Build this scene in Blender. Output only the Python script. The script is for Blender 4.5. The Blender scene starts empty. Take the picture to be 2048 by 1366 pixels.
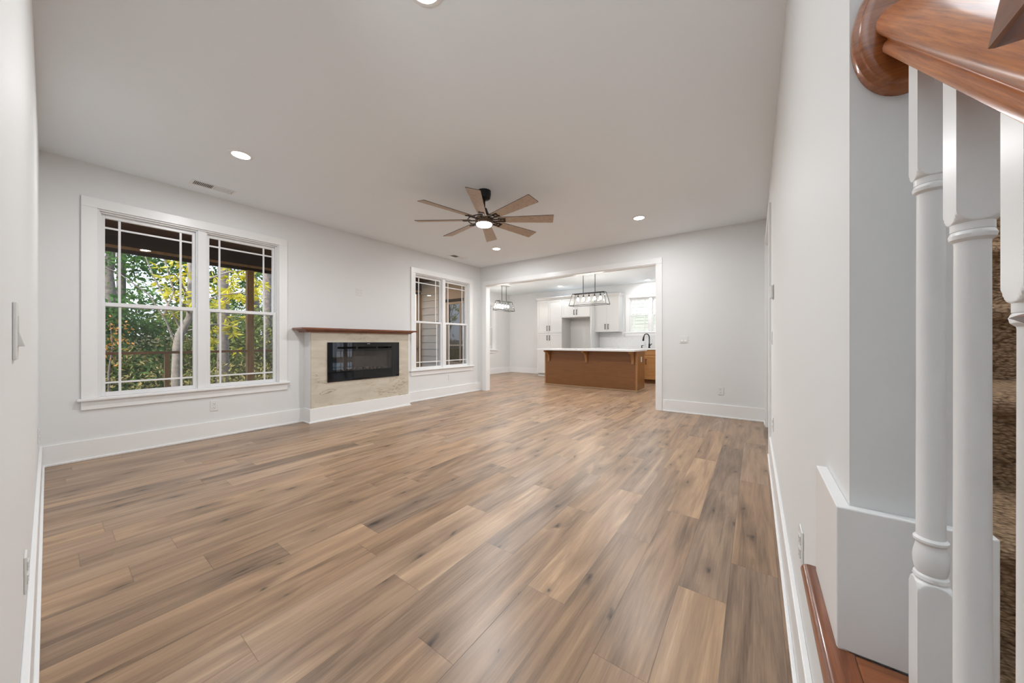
import bpy, bmesh, math, random
import numpy as np
from mathutils import Vector, Matrix

sc = bpy.context.scene
COL = sc.collection
R = math.radians

# ---------------------------------------------------------------- camera
cam_d = bpy.data.cameras.new('camera')
cam = bpy.data.objects.new('camera', cam_d)
COL.objects.link(cam)
cam.location = (0, 0, 1.0896)
cam.rotation_euler = (R(90), 0, R(35.878))
cam_d.sensor_width = 36
cam_d.lens = 36 * 671.5 / 2048
cam_d.clip_start = 0.01
cam_d.clip_end = 300
sc.camera = cam

# ---------------------------------------------------------------- view
sc.view_settings.view_transform = 'Standard'
sc.view_settings.look = 'None'
sc.view_settings.gamma = 1
sc.view_settings.use_curve_mapping = False
sc.view_settings.exposure = 0.57

# ---------------------------------------------------------------- sky + sun
w = bpy.data.worlds.new('sky')
sc.world = w
w.use_nodes = True
nt = w.node_tree
nt.nodes.clear()
wo = nt.nodes.new('ShaderNodeOutputWorld')
bg = nt.nodes.new('ShaderNodeBackground')
tc = nt.nodes.new('ShaderNodeTexCoord')
sx = nt.nodes.new('ShaderNodeSeparateXYZ')
rp = nt.nodes.new('ShaderNodeValToRGB')
rp.color_ramp.elements[0].position = 0.0
rp.color_ramp.elements[0].color = (0.80, 0.88, 1.0, 1)
rp.color_ramp.elements[1].position = 0.7
rp.color_ramp.elements[1].color = (0.55, 0.72, 1.0, 1)
nt.links.new(tc.outputs['Generated'], sx.inputs[0])
nt.links.new(sx.outputs['Z'], rp.inputs[0])
nt.links.new(rp.outputs[0], bg.inputs['Color'])
bg.inputs['Strength'].default_value = 1.4
nt.links.new(bg.outputs[0], wo.inputs['Surface'])

sun_d = bpy.data.lights.new('sun', 'SUN')
sun_d.energy = 4.5
sun_d.angle = R(12)
sun_d.color = (1.0, 0.95, 0.86)
sun = bpy.data.objects.new('sun', sun_d)
COL.objects.link(sun)
sun.rotation_euler = Vector((-0.28, 0.72, -0.64)).to_track_quat('-Z', 'Y').to_euler()

CAN_W = 17.0
KIT_W = 12.0
FAN_W = 20.0
BULB_W = 3.6
CEIL_FILL_W = 18.0
LAMP_COL = (0.962, 0.982, 1.0)

# ================================================================ helpers
ORIG = {}


class MB:
    def __init__(s):
        s.bm = bmesh.new()

    def box(s, a, b):
        x0, x1 = sorted((a[0], b[0])); y0, y1 = sorted((a[1], b[1])); z0, z1 = sorted((a[2], b[2]))
        v = [s.bm.verts.new(p) for p in ((x0, y0, z0), (x1, y0, z0), (x1, y1, z0), (x0, y1, z0),
                                         (x0, y0, z1), (x1, y0, z1), (x1, y1, z1), (x0, y1, z1))]
        for f in ((3, 2, 1, 0), (4, 5, 6, 7), (0, 1, 5, 4), (1, 2, 6, 5), (2, 3, 7, 6), (3, 0, 4, 7)):
            s.bm.faces.new([v[i] for i in f])
        return s

    def prism(s, poly, d):
        """closed polygon of 3d points swept by the vector d"""
        d = Vector(d)
        a = [s.bm.verts.new(p) for p in poly]
        b = [s.bm.verts.new(Vector(p) + d) for p in poly]
        n = len(poly)
        s.bm.faces.new(a[::-1]); s.bm.faces.new(b)
        for i in range(n):
            s.bm.faces.new((a[i], a[(i + 1) % n], b[(i + 1) % n], b[i]))
        return s

    def rings(s, rr, cap=True):
        """loft of equal-length rings of 3d points"""
        vs = [[s.bm.verts.new(p) for p in r] for r in rr]
        n = len(rr[0])
        for k in range(len(vs) - 1):
            for i in range(n):
                s.bm.faces.new((vs[k][i], vs[k][(i + 1) % n], vs[k + 1][(i + 1) % n], vs[k + 1][i]))
        if cap:
            s.bm.faces.new(vs[0][::-1]); s.bm.faces.new(vs[-1])
        return s

    def lathe(s, prof, c=(0, 0, 0), n=32, cap=True):
        """profile of (radius, z) about the vertical through c"""
        rr = [[(c[0] + r * math.cos(2 * math.pi * i / n), c[1] + r * math.sin(2 * math.pi * i / n), c[2] + z)
               for i in range(n)] for r, z in prof]
        return s.rings(rr, cap)

    def tube(s, pts, r, n=8, cap=True):
        pts = [Vector(p) for p in pts]
        rad = r if isinstance(r, (list, tuple)) else [r] * len(pts)
        rr = []
        up = None
        for i, p in enumerate(pts):
            t = (pts[min(i + 1, len(pts) - 1)] - pts[max(i - 1, 0)]).normalized()
            if up is None:
                up = t.cross(Vector((0.31, 0.2, 0.93)))
                if up.length < 1e-3:
                    up = t.cross(Vector((1, 0, 0)))
                up.normalize()
            up = (up - t * up.dot(t)).normalized()
            q = t.cross(up)
            rr.append([p + (up * math.cos(2 * math.pi * k / n) + q * math.sin(2 * math.pi * k / n)) * rad[i] for k in range(n)])
        return s.rings(rr, cap)

    def quad(s, *p):
        s.bm.faces.new([s.bm.verts.new(q) for q in p])
        return s

    def move(s, d):
        bmesh.ops.translate(s.bm, verts=s.bm.verts, vec=Vector(d))
        return s


def obj(name, mb, m, parent=None, bevel=0.0, smooth=False, local=False, seg=2):
    """links the mesh as one object; geometry is given in world space unless local"""
    me = bpy.data.meshes.new(name)
    bmesh.ops.recalc_face_normals(mb.bm, faces=mb.bm.faces)
    o = bpy.data.objects.new(name, me)
    COL.objects.link(o)
    if parent is not None:
        org = ORIG.get(parent.name, Vector((0, 0, 0)))
        if not local:
            bmesh.ops.translate(mb.bm, verts=mb.bm.verts, vec=-org)
        o.parent = parent
        ORIG[o.name] = org
    mb.bm.to_mesh(me)
    mb.bm.free()
    for mm in (m if isinstance(m, (list, tuple)) else [m]):
        me.materials.append(mm)
    if smooth:
        for p in me.polygons:
            p.use_smooth = True
        me.set_sharp_from_angle(angle=R(smooth if smooth is not True else 40))
    if bevel:
        b = o.modifiers.new('bevel', 'BEVEL')
        b.width = bevel; b.segments = seg; b.limit_method = 'ANGLE'; b.angle_limit = R(50)
    return o


def tag(o, label=None, cat=None, group=None, kind=None):
    if label: o['label'] = label
    if cat: o['category'] = cat
    if group: o['group'] = group
    if kind: o['kind'] = kind
    return o


def thing(name, label, cat, loc=(0, 0, 0), group=None, kind=None):
    o = bpy.data.objects.new(name, None)
    COL.objects.link(o)
    o.empty_display_size = 0.1
    o.location = loc
    ORIG[o.name] = Vector(loc)
    return tag(o, label, cat, group, kind)


def struct(name, mb, m, bevel=0.0, smooth=False):
    return tag(obj(name, mb, m, bevel=bevel, smooth=smooth), kind='structure')


def dup(root, loc, rotz=0.0, label=None, group=None):
    r = root.copy(); COL.objects.link(r)
    r.location = loc; r.rotation_euler = (0, 0, rotz)
    if label: r['label'] = label
    if group: r['group'] = group
    for ch in list(root.children):
        c = ch.copy(); COL.objects.link(c); c.parent = r
        for g in list(ch.children):
            d = g.copy(); COL.objects.link(d); d.parent = c
    return r


# ================================================================ materials
def newmat(name):
    m = bpy.data.materials.new(name)
    m.use_nodes = True
    n = m.node_tree
    p = n.nodes['Principled BSDF']
    return m, n, p


def plain(name, col, rough=0.5, metal=0.0, bump=0.0, bscale=200.0, coat=0.0, spec=0.5, var=0.0, vscale=3.0):
    m, n, p = newmat(name)
    p.inputs['Base Color'].default_value = (*col, 1)
    p.inputs['Roughness'].default_value = rough
    p.inputs['Metallic'].default_value = metal
    p.inputs['Coat Weight'].default_value = coat
    p.inputs['Coat Roughness'].default_value = 0.08
    p.inputs['Specular IOR Level'].default_value = spec
    if bump or var:
        t = n.nodes.new('ShaderNodeTexCoord')
    if bump:
        z = n.nodes.new('ShaderNodeTexNoise'); z.inputs['Scale'].default_value = bscale; z.inputs['Detail'].default_value = 3
        b = n.nodes.new('ShaderNodeBump'); b.inputs['Strength'].default_value = bump; b.inputs['Distance'].default_value = 0.002
        n.links.new(t.outputs['Object'], z.inputs['Vector'])
        n.links.new(z.outputs['Fac'], b.inputs['Height'])
        n.links.new(b.outputs[0], p.inputs['Normal'])
    if var:
        z = n.nodes.new('ShaderNodeTexNoise'); z.inputs['Scale'].default_value = vscale; z.inputs['Detail'].default_value = 5
        n.links.new(t.outputs['Object'], z.inputs['Vector'])
        r = n.nodes.new('ShaderNodeValToRGB')
        r.color_ramp.elements[0].position = 0.3; r.color_ramp.elements[1].position = 0.7
        r.color_ramp.elements[0].color = (*[c * (1 - var) for c in col], 1)
        r.color_ramp.elements[1].color = (*[min(1, c * (1 + var)) for c in col], 1)
        n.links.new(z.outputs['Fac'], r.inputs[0])
        n.links.new(r.outputs[0], p.inputs['Base Color'])
    return m


def emit(name, col, strength):
    m = bpy.data.materials.new(name); m.use_nodes = True
    n = m.node_tree; n.nodes.clear()
    o = n.nodes.new('ShaderNodeOutputMaterial'); e = n.nodes.new('ShaderNodeEmission')
    e.inputs[0].default_value = (*col, 1); e.inputs[1].default_value = strength
    n.links.new(e.outputs[0], o.inputs[0])
    return m


def wood(name, dark, light, scale=(60, 60, 3), rough=0.35, coat=0.0, ramp=(0.35, 0.65), spec=0.5, bump=0.15, tilt=0.0, dist=0.7):
    """grain stretched along the axis whose scale is the smallest"""
    m, n, p = newmat(name)
    t = n.nodes.new('ShaderNodeTexCoord')
    mp = n.nodes.new('ShaderNodeMapping'); mp.inputs['Scale'].default_value = scale
    z = n.nodes.new('ShaderNodeTexNoise'); z.inputs['Scale'].default_value = 1; z.inputs['Detail'].default_value = 6
    z.inputs['Roughness'].default_value = 0.65; z.inputs['Distortion'].default_value = dist
    r = n.nodes.new('ShaderNodeValToRGB')
    r.color_ramp.elements[0].position = ramp[0]; r.color_ramp.elements[1].position = ramp[1]
    r.color_ramp.elements[0].color = (*dark, 1); r.color_ramp.elements[1].color = (*light, 1)
    b = n.nodes.new('ShaderNodeBump'); b.inputs['Strength'].default_value = bump; b.inputs['Distance'].default_value = 0.0006
    if tilt:
        m0 = n.nodes.new('ShaderNodeMapping'); m0.inputs['Rotation'].default_value = (tilt, 0, 0)
        n.links.new(t.outputs['Object'], m0.inputs[0]); n.links.new(m0.outputs[0], mp.inputs[0])
    else:
        n.links.new(t.outputs['Object'], mp.inputs[0])
    n.links.new(mp.outputs[0], z.inputs['Vector'])
    n.links.new(z.outputs['Fac'], r.inputs[0]); n.links.new(r.outputs[0], p.inputs['Base Color'])
    n.links.new(z.outputs['Fac'], b.inputs['Height']); n.links.new(b.outputs[0], p.inputs['Normal'])
    p.inputs['Roughness'].default_value = rough
    p.inputs['Coat Weight'].default_value = coat
    p.inputs['Coat Roughness'].default_value = 0.1
    p.inputs['Specular IOR Level'].default_value = spec
    return m


def thin_glass(name, tint=(1, 1, 1), refl=1.0, rough=0.0, ior=1.5):
    m = bpy.data.materials.new(name); m.use_nodes = True
    n = m.node_tree; n.nodes.clear()
    o = n.nodes.new('ShaderNodeOutputMaterial')
    tr = n.nodes.new('ShaderNodeBsdfTransparent'); tr.inputs[0].default_value = (*tint, 1)
    gl = n.nodes.new('ShaderNodeBsdfGlossy'); gl.inputs['Roughness'].default_value = rough
    fr = n.nodes.new('ShaderNodeFresnel'); fr.inputs[0].default_value = ior
    mu = n.nodes.new('ShaderNodeMath'); mu.operation = 'MULTIPLY'; mu.inputs[1].default_value = refl; mu.use_clamp = True
    mx = n.nodes.new('ShaderNodeMixShader')
    n.links.new(fr.outputs[0], mu.inputs[0]); n.links.new(mu.outputs[0], mx.inputs[0])
    n.links.new(tr.outputs[0], mx.inputs[1]); n.links.new(gl.outputs[0], mx.inputs[2])
    n.links.new(mx.outputs[0], o.inputs[0])
    return m


def screen_mat(name, col, open_=0.6):
    m = bpy.data.materials.new(name); m.use_nodes = True
    n = m.node_tree; n.nodes.clear()
    o = n.nodes.new('ShaderNodeOutputMaterial')
    tr = n.nodes.new('ShaderNodeBsdfTransparent')
    df = n.nodes.new('ShaderNodeBsdfDiffuse'); df.inputs[0].default_value = (*col, 1)
    mx = n.nodes.new('ShaderNodeMixShader'); mx.inputs[0].default_value = 1 - open_
    n.links.new(tr.outputs[0], mx.inputs[1]); n.links.new(df.outputs[0], mx.inputs[2]); n.links.new(mx.outputs[0], o.inputs[0])
    return m


def floor_mat():
    m, n, p = newmat('plank_floor')
    N = n.nodes.new; L = n.links.new
    at = N('ShaderNodeAttribute'); at.attribute_name = 'plank'
    sep = N('ShaderNodeSeparateColor'); L(at.outputs['Color'], sep.inputs[0])
    t = N('ShaderNodeTexCoord'); so = N('ShaderNodeSeparateXYZ'); L(t.outputs['Object'], so.inputs[0])

    def math_(op, a, b=None, c=None, clamp=False):
        q = N('ShaderNodeMath'); q.operation = op; q.use_clamp = clamp
        for i, v in enumerate((a, b, c)):
            if v is None: continue
            if isinstance(v, (int, float)): q.inputs[i].default_value = v
            else: L(v, q.inputs[i])
        return q.outputs[0]

    def noise(sx_, sy_, detail, rough=0.6, dist=0.0):
        cx = math_('MULTIPLY_ADD', so.outputs['X'], sx_, math_('MULTIPLY', sep.outputs[1], 53.0))
        cy = math_('MULTIPLY_ADD', so.outputs['Y'], sy_, math_('MULTIPLY', sep.outputs[2], 71.0))
        cb = N('ShaderNodeCombineXYZ'); L(cx, cb.inputs[0]); L(cy, cb.inputs[1]); L(math_('MULTIPLY', sep.outputs[1], 17.0), cb.inputs[2])
        z = N('ShaderNodeTexNoise'); z.inputs['Scale'].default_value = 1; z.inputs['Detail'].default_value = detail
        z.inputs['Roughness'].default_value = rough; z.inputs['Distortion'].default_value = dist
        L(cb.outputs[0], z.inputs['Vector'])
        return z.outputs['Fac'], cb.outputs[0]

    broad, _ = noise(9, 0.75, 3, 0.55, 1.6)
    fine, _ = noise(150, 5.0, 6, 0.75, 0.2)
    mid, _ = noise(34, 1.7, 4, 0.6, 1.5)
    # tone = plank tone + streaks
    tone = math_('ADD', sep.outputs[0], math_('MULTIPLY', math_('SUBTRACT', broad, 0.5), 1.15))
    tone = math_('ADD', tone, math_('MULTIPLY', math_('SUBTRACT', mid, 0.5), 0.5))
    tone = math_('ADD', tone, math_('MULTIPLY', math_('SUBTRACT', fine, 0.5), 0.55))
    r = N('ShaderNodeValToRGB')
    e = r.color_ramp.elements
    e[0].position = 0.0; e[0].color = (0.105, 0.066, 0.041, 1)
    e[1].position = 1.0; e[1].color = (0.560, 0.378, 0.228, 1)
    for pos, c in ((0.25, (0.205, 0.130, 0.080)), (0.5, (0.320, 0.204, 0.125)), (0.75, (0.425, 0.275, 0.166))):
        q = e.new(pos); q.color = (*c, 1)
    L(tone, r.inputs[0])
    # greyer planks
    hs = N('ShaderNodeHueSaturation')
    L(math_('SUBTRACT', 1.02, math_('MULTIPLY', sep.outputs[2], 0.18)), hs.inputs['Saturation'])
    L(r.outputs[0], hs.inputs['Color'])
    # knots: stretched voronoi, a few cells only
    kx = math_('MULTIPLY_ADD', so.outputs['X'], 6.5, math_('MULTIPLY', sep.outputs[1], 31.0))
    ky = math_('MULTIPLY_ADD', so.outputs['Y'], 2.3, math_('MULTIPLY', sep.outputs[2], 47.0))
    cb = N('ShaderNodeCombineXYZ'); L(kx, cb.inputs[0]); L(ky, cb.inputs[1])
    wn = N('ShaderNodeTexNoise'); wn.inputs['Scale'].default_value = 3; L(cb.outputs[0], wn.inputs['Vector'])
    va = N('ShaderNodeVectorMath'); va.operation = 'MULTIPLY_ADD'; L(wn.outputs['Color'], va.inputs[0]); va.inputs[1].default_value = (0.35, 0.35, 0); L(cb.outputs[0], va.inputs[2])
    vo = N('ShaderNodeTexVoronoi'); vo.inputs['Scale'].default_value = 1; vo.voronoi_dimensions = '2D'; L(va.outputs[0], vo.inputs['Vector'])
    sc2 = N('ShaderNodeSeparateColor'); L(vo.outputs['Color'], sc2.inputs[0])
    has = math_('GREATER_THAN', sc2.outputs[0], 0.52)
    size = math_('MULTIPLY_ADD', sc2.outputs[1], 0.13, 0.055)
    kn = math_('SUBTRACT', 1.0, math_('DIVIDE', vo.outputs['Distance'], size), clamp=True)
    halo = math_('MULTIPLY', math_('SUBTRACT', 1.0, math_('DIVIDE', vo.outputs['Distance'], math_('MULTIPLY', size, 3.2)), clamp=True), 0.4)
    kn = math_('MULTIPLY', math_('MAXIMUM', kn, halo), has, clamp=True)
    # dark splits along the grain
    crk, _ = noise(26, 1.05, 2, 0.5, 0.4)
    crack = math_('MULTIPLY', math_('SUBTRACT', crk, 0.665, clamp=True), 9.0, clamp=True)
    dk = math_('MAXIMUM', math_('MULTIPLY', kn, 0.95), math_('MULTIPLY', crack, 0.75), clamp=True)
    mx = N('ShaderNodeMix'); mx.data_type = 'RGBA'; L(dk, mx.inputs[0]); L(hs.outputs[0], mx.inputs[6]); mx.inputs[7].default_value = (0.030, 0.021, 0.016, 1)
    # seams from the uv of each plank: u 0..1 across, v metres along, length in attribute alpha
    uv = N('ShaderNodeUVMap'); uv.uv_map = 'plank_uv'
    su = N('ShaderNodeSeparateXYZ'); L(uv.outputs[0], su.inputs[0])
    du = math_('MULTIPLY', math_('MINIMUM', su.outputs[0], math_('SUBTRACT', 1.0, su.outputs[0])), 0.182)
    dv = math_('MINIMUM', su.outputs[1], math_('SUBTRACT', 1.22, su.outputs[1]))
    ds = math_('MINIMUM', du, dv)
    seam = math_('SUBTRACT', 1.0, math_('DIVIDE', ds, 0.0017), clamp=True)
    mx2 = N('ShaderNodeMix'); mx2.data_type = 'RGBA'; L(math_('MULTIPLY', seam, 0.6), mx2.inputs[0]); L(mx.outputs[2], mx2.inputs[6]); mx2.inputs[7].default_value = (0.07, 0.05, 0.036, 1)
    L(mx2.outputs[2], p.inputs['Base Color'])
    rg = math_('MULTIPLY_ADD', fine, 0.16, 0.25)
    L(rg, p.inputs['Roughness'])
    p.inputs['Specular IOR Level'].default_value = 0.42
    hb = math_('SUBTRACT', math_('MULTIPLY', fine, 0.5), seam)
    b = N('ShaderNodeBump'); b.inputs['Strength'].default_value = 0.22; b.inputs['Distance'].default_value = 0.001
    L(hb, b.inputs['Height']); L(b.outputs[0], p.inputs['Normal'])
    return m


def marble_mat():
    m, n, p = newmat('beige_marble_tile')
    N = n.nodes.new; L = n.links.new
    t = N('ShaderNodeTexCoord')
    mp = N('ShaderNodeMapping'); mp.inputs['Rotation'].default_value = (R(28), 0, 0); mp.inputs['Scale'].default_value = (1, 1.0, 3.0)
    L(t.outputs['Object'], mp.inputs[0])
    z = N('ShaderNodeTexNoise'); z.inputs['Scale'].default_value = 2.1; z.inputs['Detail'].default_value = 7; z.inputs['Roughness'].default_value = 0.55; z.inputs['Distortion'].default_value = 0.9
    L(mp.outputs[0], z.inputs['Vector'])
    a = N('ShaderNodeMath'); a.operation = 'SUBTRACT'; a.inputs[1].default_value = 0.5; L(z.outputs['Fac'], a.inputs[0])
    ab = N('ShaderNodeMath'); ab.operation = 'ABSOLUTE'; L(a.outputs[0], ab.inputs[0])
    r = N('ShaderNodeValToRGB')
    r.color_ramp.elements[0].position = 0.0; r.color_ramp.elements[0].color = (1, 1, 1, 1)
    r.color_ramp.elements[1].position = 0.016; r.color_ramp.elements[1].color = (0, 0, 0, 1)
    L(ab.outputs[0], r.inputs[0])
    z3 = N('ShaderNodeTexNoise'); z3.inputs['Scale'].default_value = 2.3; L(t.outputs['Object'], z3.inputs['Vector'])
    r3 = N('ShaderNodeValToRGB'); r3.color_ramp.elements[0].position = 0.5; r3.color_ramp.elements[1].position = 0.66; L(z3.outputs['Fac'], r3.inputs[0])
    mu = N('ShaderNodeMath'); mu.operation = 'MULTIPLY'; L(r.outputs[0], mu.inputs[0]); L(r3.outputs[0], mu.inputs[1])
    z2 = N('ShaderNodeTexNoise'); z2.inputs['Scale'].default_value = 4; z2.inputs['Detail'].default_value = 5; L(mp.outputs[0], z2.inputs['Vector'])
    r2 = N('ShaderNodeValToRGB')
    r2.color_ramp.elements[0].position = 0.3; r2.color_ramp.elements[0].color = (0.56, 0.50, 0.40, 1)
    r2.color_ramp.elements[1].position = 0.65; r2.color_ramp.elements[1].color = (0.65, 0.59, 0.49, 1)
    L(z2.outputs['Fac'], r2.inputs[0])
    mx = N('ShaderNodeMix'); mx.data_type = 'RGBA'; L(mu.outputs[0], mx.inputs[0]); L(r2.outputs[0], mx.inputs[6]); mx.inputs[7].default_value = (0.30, 0.22, 0.14, 1)
    # fine joints between tiles (0.6 x 0.3, staggered)
    so = N('ShaderNodeSeparateXYZ'); L(t.outputs['Object'], so.inputs[0])
    cb = N('ShaderNodeCombineXYZ'); L(so.outputs['Y'], cb.inputs[0]); L(so.outputs['Z'], cb.inputs[1])
    br = N('ShaderNodeTexBrick'); br.inputs['Scale'].default_value = 1; br.inputs['Brick Width'].default_value = 1.16; br.inputs['Row Height'].default_value = 0.34
    br.inputs['Mortar Size'].default_value = 0.0022; br.inputs['Color1'].default_value = br.inputs['Color2'].default_value = (0, 0, 0, 1); br.inputs['Mortar'].default_value = (1, 1, 1, 1)
    br.offset = 0.5
    ma = N('ShaderNodeMapping'); ma.inputs['Location'].default_value = (0.0, 0.15, 0); L(cb.outputs[0], ma.inputs[0]); L(ma.outputs[0], br.inputs['Vector'])
    sm = N('ShaderNodeMath'); sm.operation = 'MULTIPLY'; sm.inputs[1].default_value = 0.35; L(br.outputs['Color'], sm.inputs[0])
    m2 = N('ShaderNodeMix'); m2.data_type = 'RGBA'; L(sm.outputs[0], m2.inputs[0]); L(mx.outputs[2], m2.inputs[6]); m2.inputs[7].default_value = (0.42, 0.37, 0.30, 1)
    L(m2.outputs[2], p.inputs['Base Color'])
    p.inputs['Roughness'].default_value = 0.3
    return m


def carpet_mat():
    m, n, p = newmat('brown_loop_carpet')
    N = n.nodes.new; L = n.links.new
    t = N('ShaderNodeTexCoord')
    wz = N('ShaderNodeTexNoise'); wz.inputs['Scale'].default_value = 60; wz.inputs['Detail'].default_value = 2; L(t.outputs['Object'], wz.inputs['Vector'])
    vm = N('ShaderNodeVectorMath'); vm.operation = 'MULTIPLY_ADD'; L(wz.outputs['Color'], vm.inputs[0]); vm.inputs[1].default_value = (0.01, 0.01, 0.01); L(t.outputs['Object'], vm.inputs[2])
    mp = N('ShaderNodeMapping'); mp.inputs['Scale'].default_value = (110, 190, 230); L(vm.outputs[0], mp.inputs[0])
    vo = N('ShaderNodeTexVoronoi'); vo.inputs['Scale'].default_value = 1; L(mp.outputs[0], vo.inputs['Vector'])
    z = N('ShaderNodeTexNoise'); z.inputs['Scale'].default_value = 9; z.inputs['Detail'].default_value = 6; L(t.outputs['Object'], z.inputs['Vector'])
    r = N('ShaderNodeValToRGB'); r.color_ramp.elements[0].color = (0.50, 0.335, 0.21, 1); r.color_ramp.elements[0].position = 0.1
    r.color_ramp.elements[1].color = (0.125, 0.075, 0.043, 1); r.color_ramp.elements[1].position = 0.85
    ad = N('ShaderNodeMath'); ad.operation = 'MULTIPLY_ADD'; L(z.outputs['Fac'], ad.inputs[0]); ad.inputs[1].default_value = 0.5
    sb = N('ShaderNodeMath'); sb.operation = 'SUBTRACT'; L(vo.outputs['Distance'], sb.inputs[0]); sb.inputs[1].default_value = 0.28
    L(sb.outputs[0], ad.inputs[2])
    L(ad.outputs[0], r.inputs[0]); L(r.outputs[0], p.inputs['Base Color'])
    iv = N('ShaderNodeMath'); iv.operation = 'SUBTRACT'; iv.inputs[0].default_value = 1; L(vo.outputs['Distance'], iv.inputs[1])
    b = N('ShaderNodeBump'); b.inputs['Strength'].default_value = 0.9; b.inputs['Distance'].default_value = 0.004; L(iv.outputs[0], b.inputs['Height']); L(b.outputs[0], p.inputs['Normal'])
    p.inputs['Roughness'].default_value = 0.95
    p.inputs['Specular IOR Level'].default_value = 0.1
    return m


def lap_siding_mat(name, col, rows=0.18):
    """painted boards, a thin shadow gap is geometry; only fine paint variation here"""
    return plain(name, col, 0.6, bump=0.1, bscale=40, var=0.05, vscale=2)


def leaf_mat(name, cols, trans=0.35):
    m = bpy.data.materials.new(name); m.use_nodes = True
    n = m.node_tree; n.nodes.clear()
    N = n.nodes.new; L = n.links.new
    o = N('ShaderNodeOutputMaterial')
    at = N('ShaderNodeAttribute'); at.attribute_name = 'leaf'
    se = N('ShaderNodeSeparateColor'); L(at.outputs['Color'], se.inputs[0])
    r = N('ShaderNodeValToRGB')
    e = r.color_ramp.elements
    e[0].position = 0; e[0].color = (*cols[0], 1); e[1].position = 1; e[1].color = (*cols[-1], 1)
    for i, c in enumerate(cols[1:-1]):
        q = e.new((i + 1) / (len(cols) - 1)); q.color = (*c, 1)
    L(se.outputs[0], r.inputs[0])
    d = N('ShaderNodeBsdfDiffuse'); tl = N('ShaderNodeBsdfTranslucent')
    L(r.outputs[0], d.inputs[0]); L(r.outputs[0], tl.inputs[0])
    mx = N('ShaderNodeMixShader'); mx.inputs[0].default_value = trans
    L(d.outputs[0], mx.inputs[1]); L(tl.outputs[0], mx.inputs[2])
    L(mx.outputs[0], o.inputs[0])
    return m


WALL = plain('light_grey_wall_paint', (0.805, 0.810, 0.808), 0.6, bump=0.06, bscale=350, spec=0.3)
CEIL = plain('ceiling_paint', (0.90, 0.95, 0.99), 0.75, bump=0.05, bscale=300, spec=0.2)
TRIM = plain('white_trim_paint', (0.88, 0.88, 0.875), 0.32, bump=0.03, bscale=60)
VINYL = plain('white_window_vinyl', (0.82, 0.82, 0.82), 0.3)
PLATE = plain('white_plastic', (0.80, 0.80, 0.785), 0.3)
SLOT = plain('dark_slot', (0.08, 0.075, 0.07), 0.6)
GREYPLATE = plain('grey_plastic', (0.6, 0.6, 0.6), 0.5)  # plain mid-grey, thermostat back plate
GLASS = thin_glass('window_glass', refl=1.0)
SCREEN = screen_mat('insect_screen_mesh', (0.16, 0.16, 0.15), 0.74)
FLOOR = floor_mat()
MARBLE = marble_mat()
CARPET = carpet_mat()
REDWOOD = wood('stained_red_oak', (0.105, 0.026, 0.008), (0.275, 0.078, 0.022), (70, 4, 70), 0.3, 0.35)
RAILWOOD = wood('stained_oak_rail', (0.26, 0.066, 0.012), (0.60, 0.205, 0.050), (300, 9, 300), 0.30, 0.3, ramp=(0.32, 0.66), bump=0.05, tilt=-R(40.5), dist=0.15)
TREADWOOD = wood('stained_oak_tread', (0.12, 0.032, 0.010), (0.30, 0.090, 0.026), (90, 5, 90), 0.28, 0.5, ramp=(0.3, 0.7))
TREADWOOD_X = wood('stained_oak_tread_cross', (0.17, 0.048, 0.012), (0.34, 0.105, 0.027), (5, 70, 70), 0.28, 0.5, ramp=(0.3, 0.7))
ISLAND = wood('brown_stained_maple', (0.205, 0.085, 0.026), (0.275, 0.118, 0.040), (3, 30, 22), 0.35, 0.1, ramp=(0.25, 0.75), bump=0.05)
ISLANDTRIM = wood('honey_maple', (0.37, 0.175, 0.062), (0.44, 0.215, 0.080), (3, 30, 25), 0.35, 0.1, bump=0.05)
CABWHITE = plain('white_cabinet_paint', (0.67, 0.665, 0.655), 0.35)
QUARTZ = plain('white_quartz', (0.80, 0.80, 0.80), 0.16, var=0.03, vscale=8)
SPLASH = plain('white_glazed_tile', (0.76, 0.76, 0.755), 0.15)
BLACK = plain('matte_black_metal', (0.014, 0.013, 0.012), 0.5, spec=0.3)
BRONZE = plain('dark_bronze_metal', (0.035, 0.024, 0.018), 0.35, metal=0.7)
NICKEL = plain('polished_nickel', (0.78, 0.77, 0.75), 0.12, metal=1.0)
BLADE = wood('weathered_oak_blade', (0.38, 0.285, 0.215), (0.58, 0.46, 0.365), (40, 40, 40), 0.5, ramp=(0.3, 0.7), bump=0.05)
BLADE_EDGE = plain('dark_blade_edge', (0.06, 0.035, 0.022), 0.5)
FROST = emit('lit_frosted_lens', (1.0, 0.96, 0.90), 7.0)
CANLIT = emit('lit_led_lens', (1.0, 0.975, 0.94), 9.0)
BULB = emit('lit_bulb', (1.0, 0.93, 0.82), 14.0)
WARMLIT = emit('lit_warm_lens', (1.0, 0.62, 0.32), 5.0)
BLACKGLASS = plain('black_glass', (0.005, 0.006, 0.007), 0.03, spec=0.5)
FIREGLASS = thin_glass('firebox_glass', (0.62, 0.60, 0.58), refl=1.8)
FIREBACK = plain('grey_brown_firebox', (0.27, 0.225, 0.20), 0.5, var=0.08, vscale=12)
EMBER = plain('pale_ember_stone', (0.42, 0.37, 0.31), 0.5, var=0.35, vscale=25)
PENDGLASS = thin_glass('clear_pendant_glass', refl=0.3)
PORCHWOOD = wood('treated_pine', (0.27, 0.15, 0.055), (0.42, 0.25, 0.10), (20, 20, 3), 0.7, bump=0.2)
PORCHDARK = wood('dark_stained_beam', (0.016, 0.008, 0.004), (0.034, 0.016, 0.008), (20, 3, 20), 0.6)
PORCHCEIL = wood('brown_ceiling_boards', (0.05, 0.022, 0.010), (0.105, 0.050, 0.024), (30, 3, 30), 0.55)
SIDING = lap_siding_mat('grey_lap_siding', (0.62, 0.60, 0.57))
SIDING2 = lap_siding_mat('pale_green_lap_siding', (0.50, 0.52, 0.45))
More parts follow.
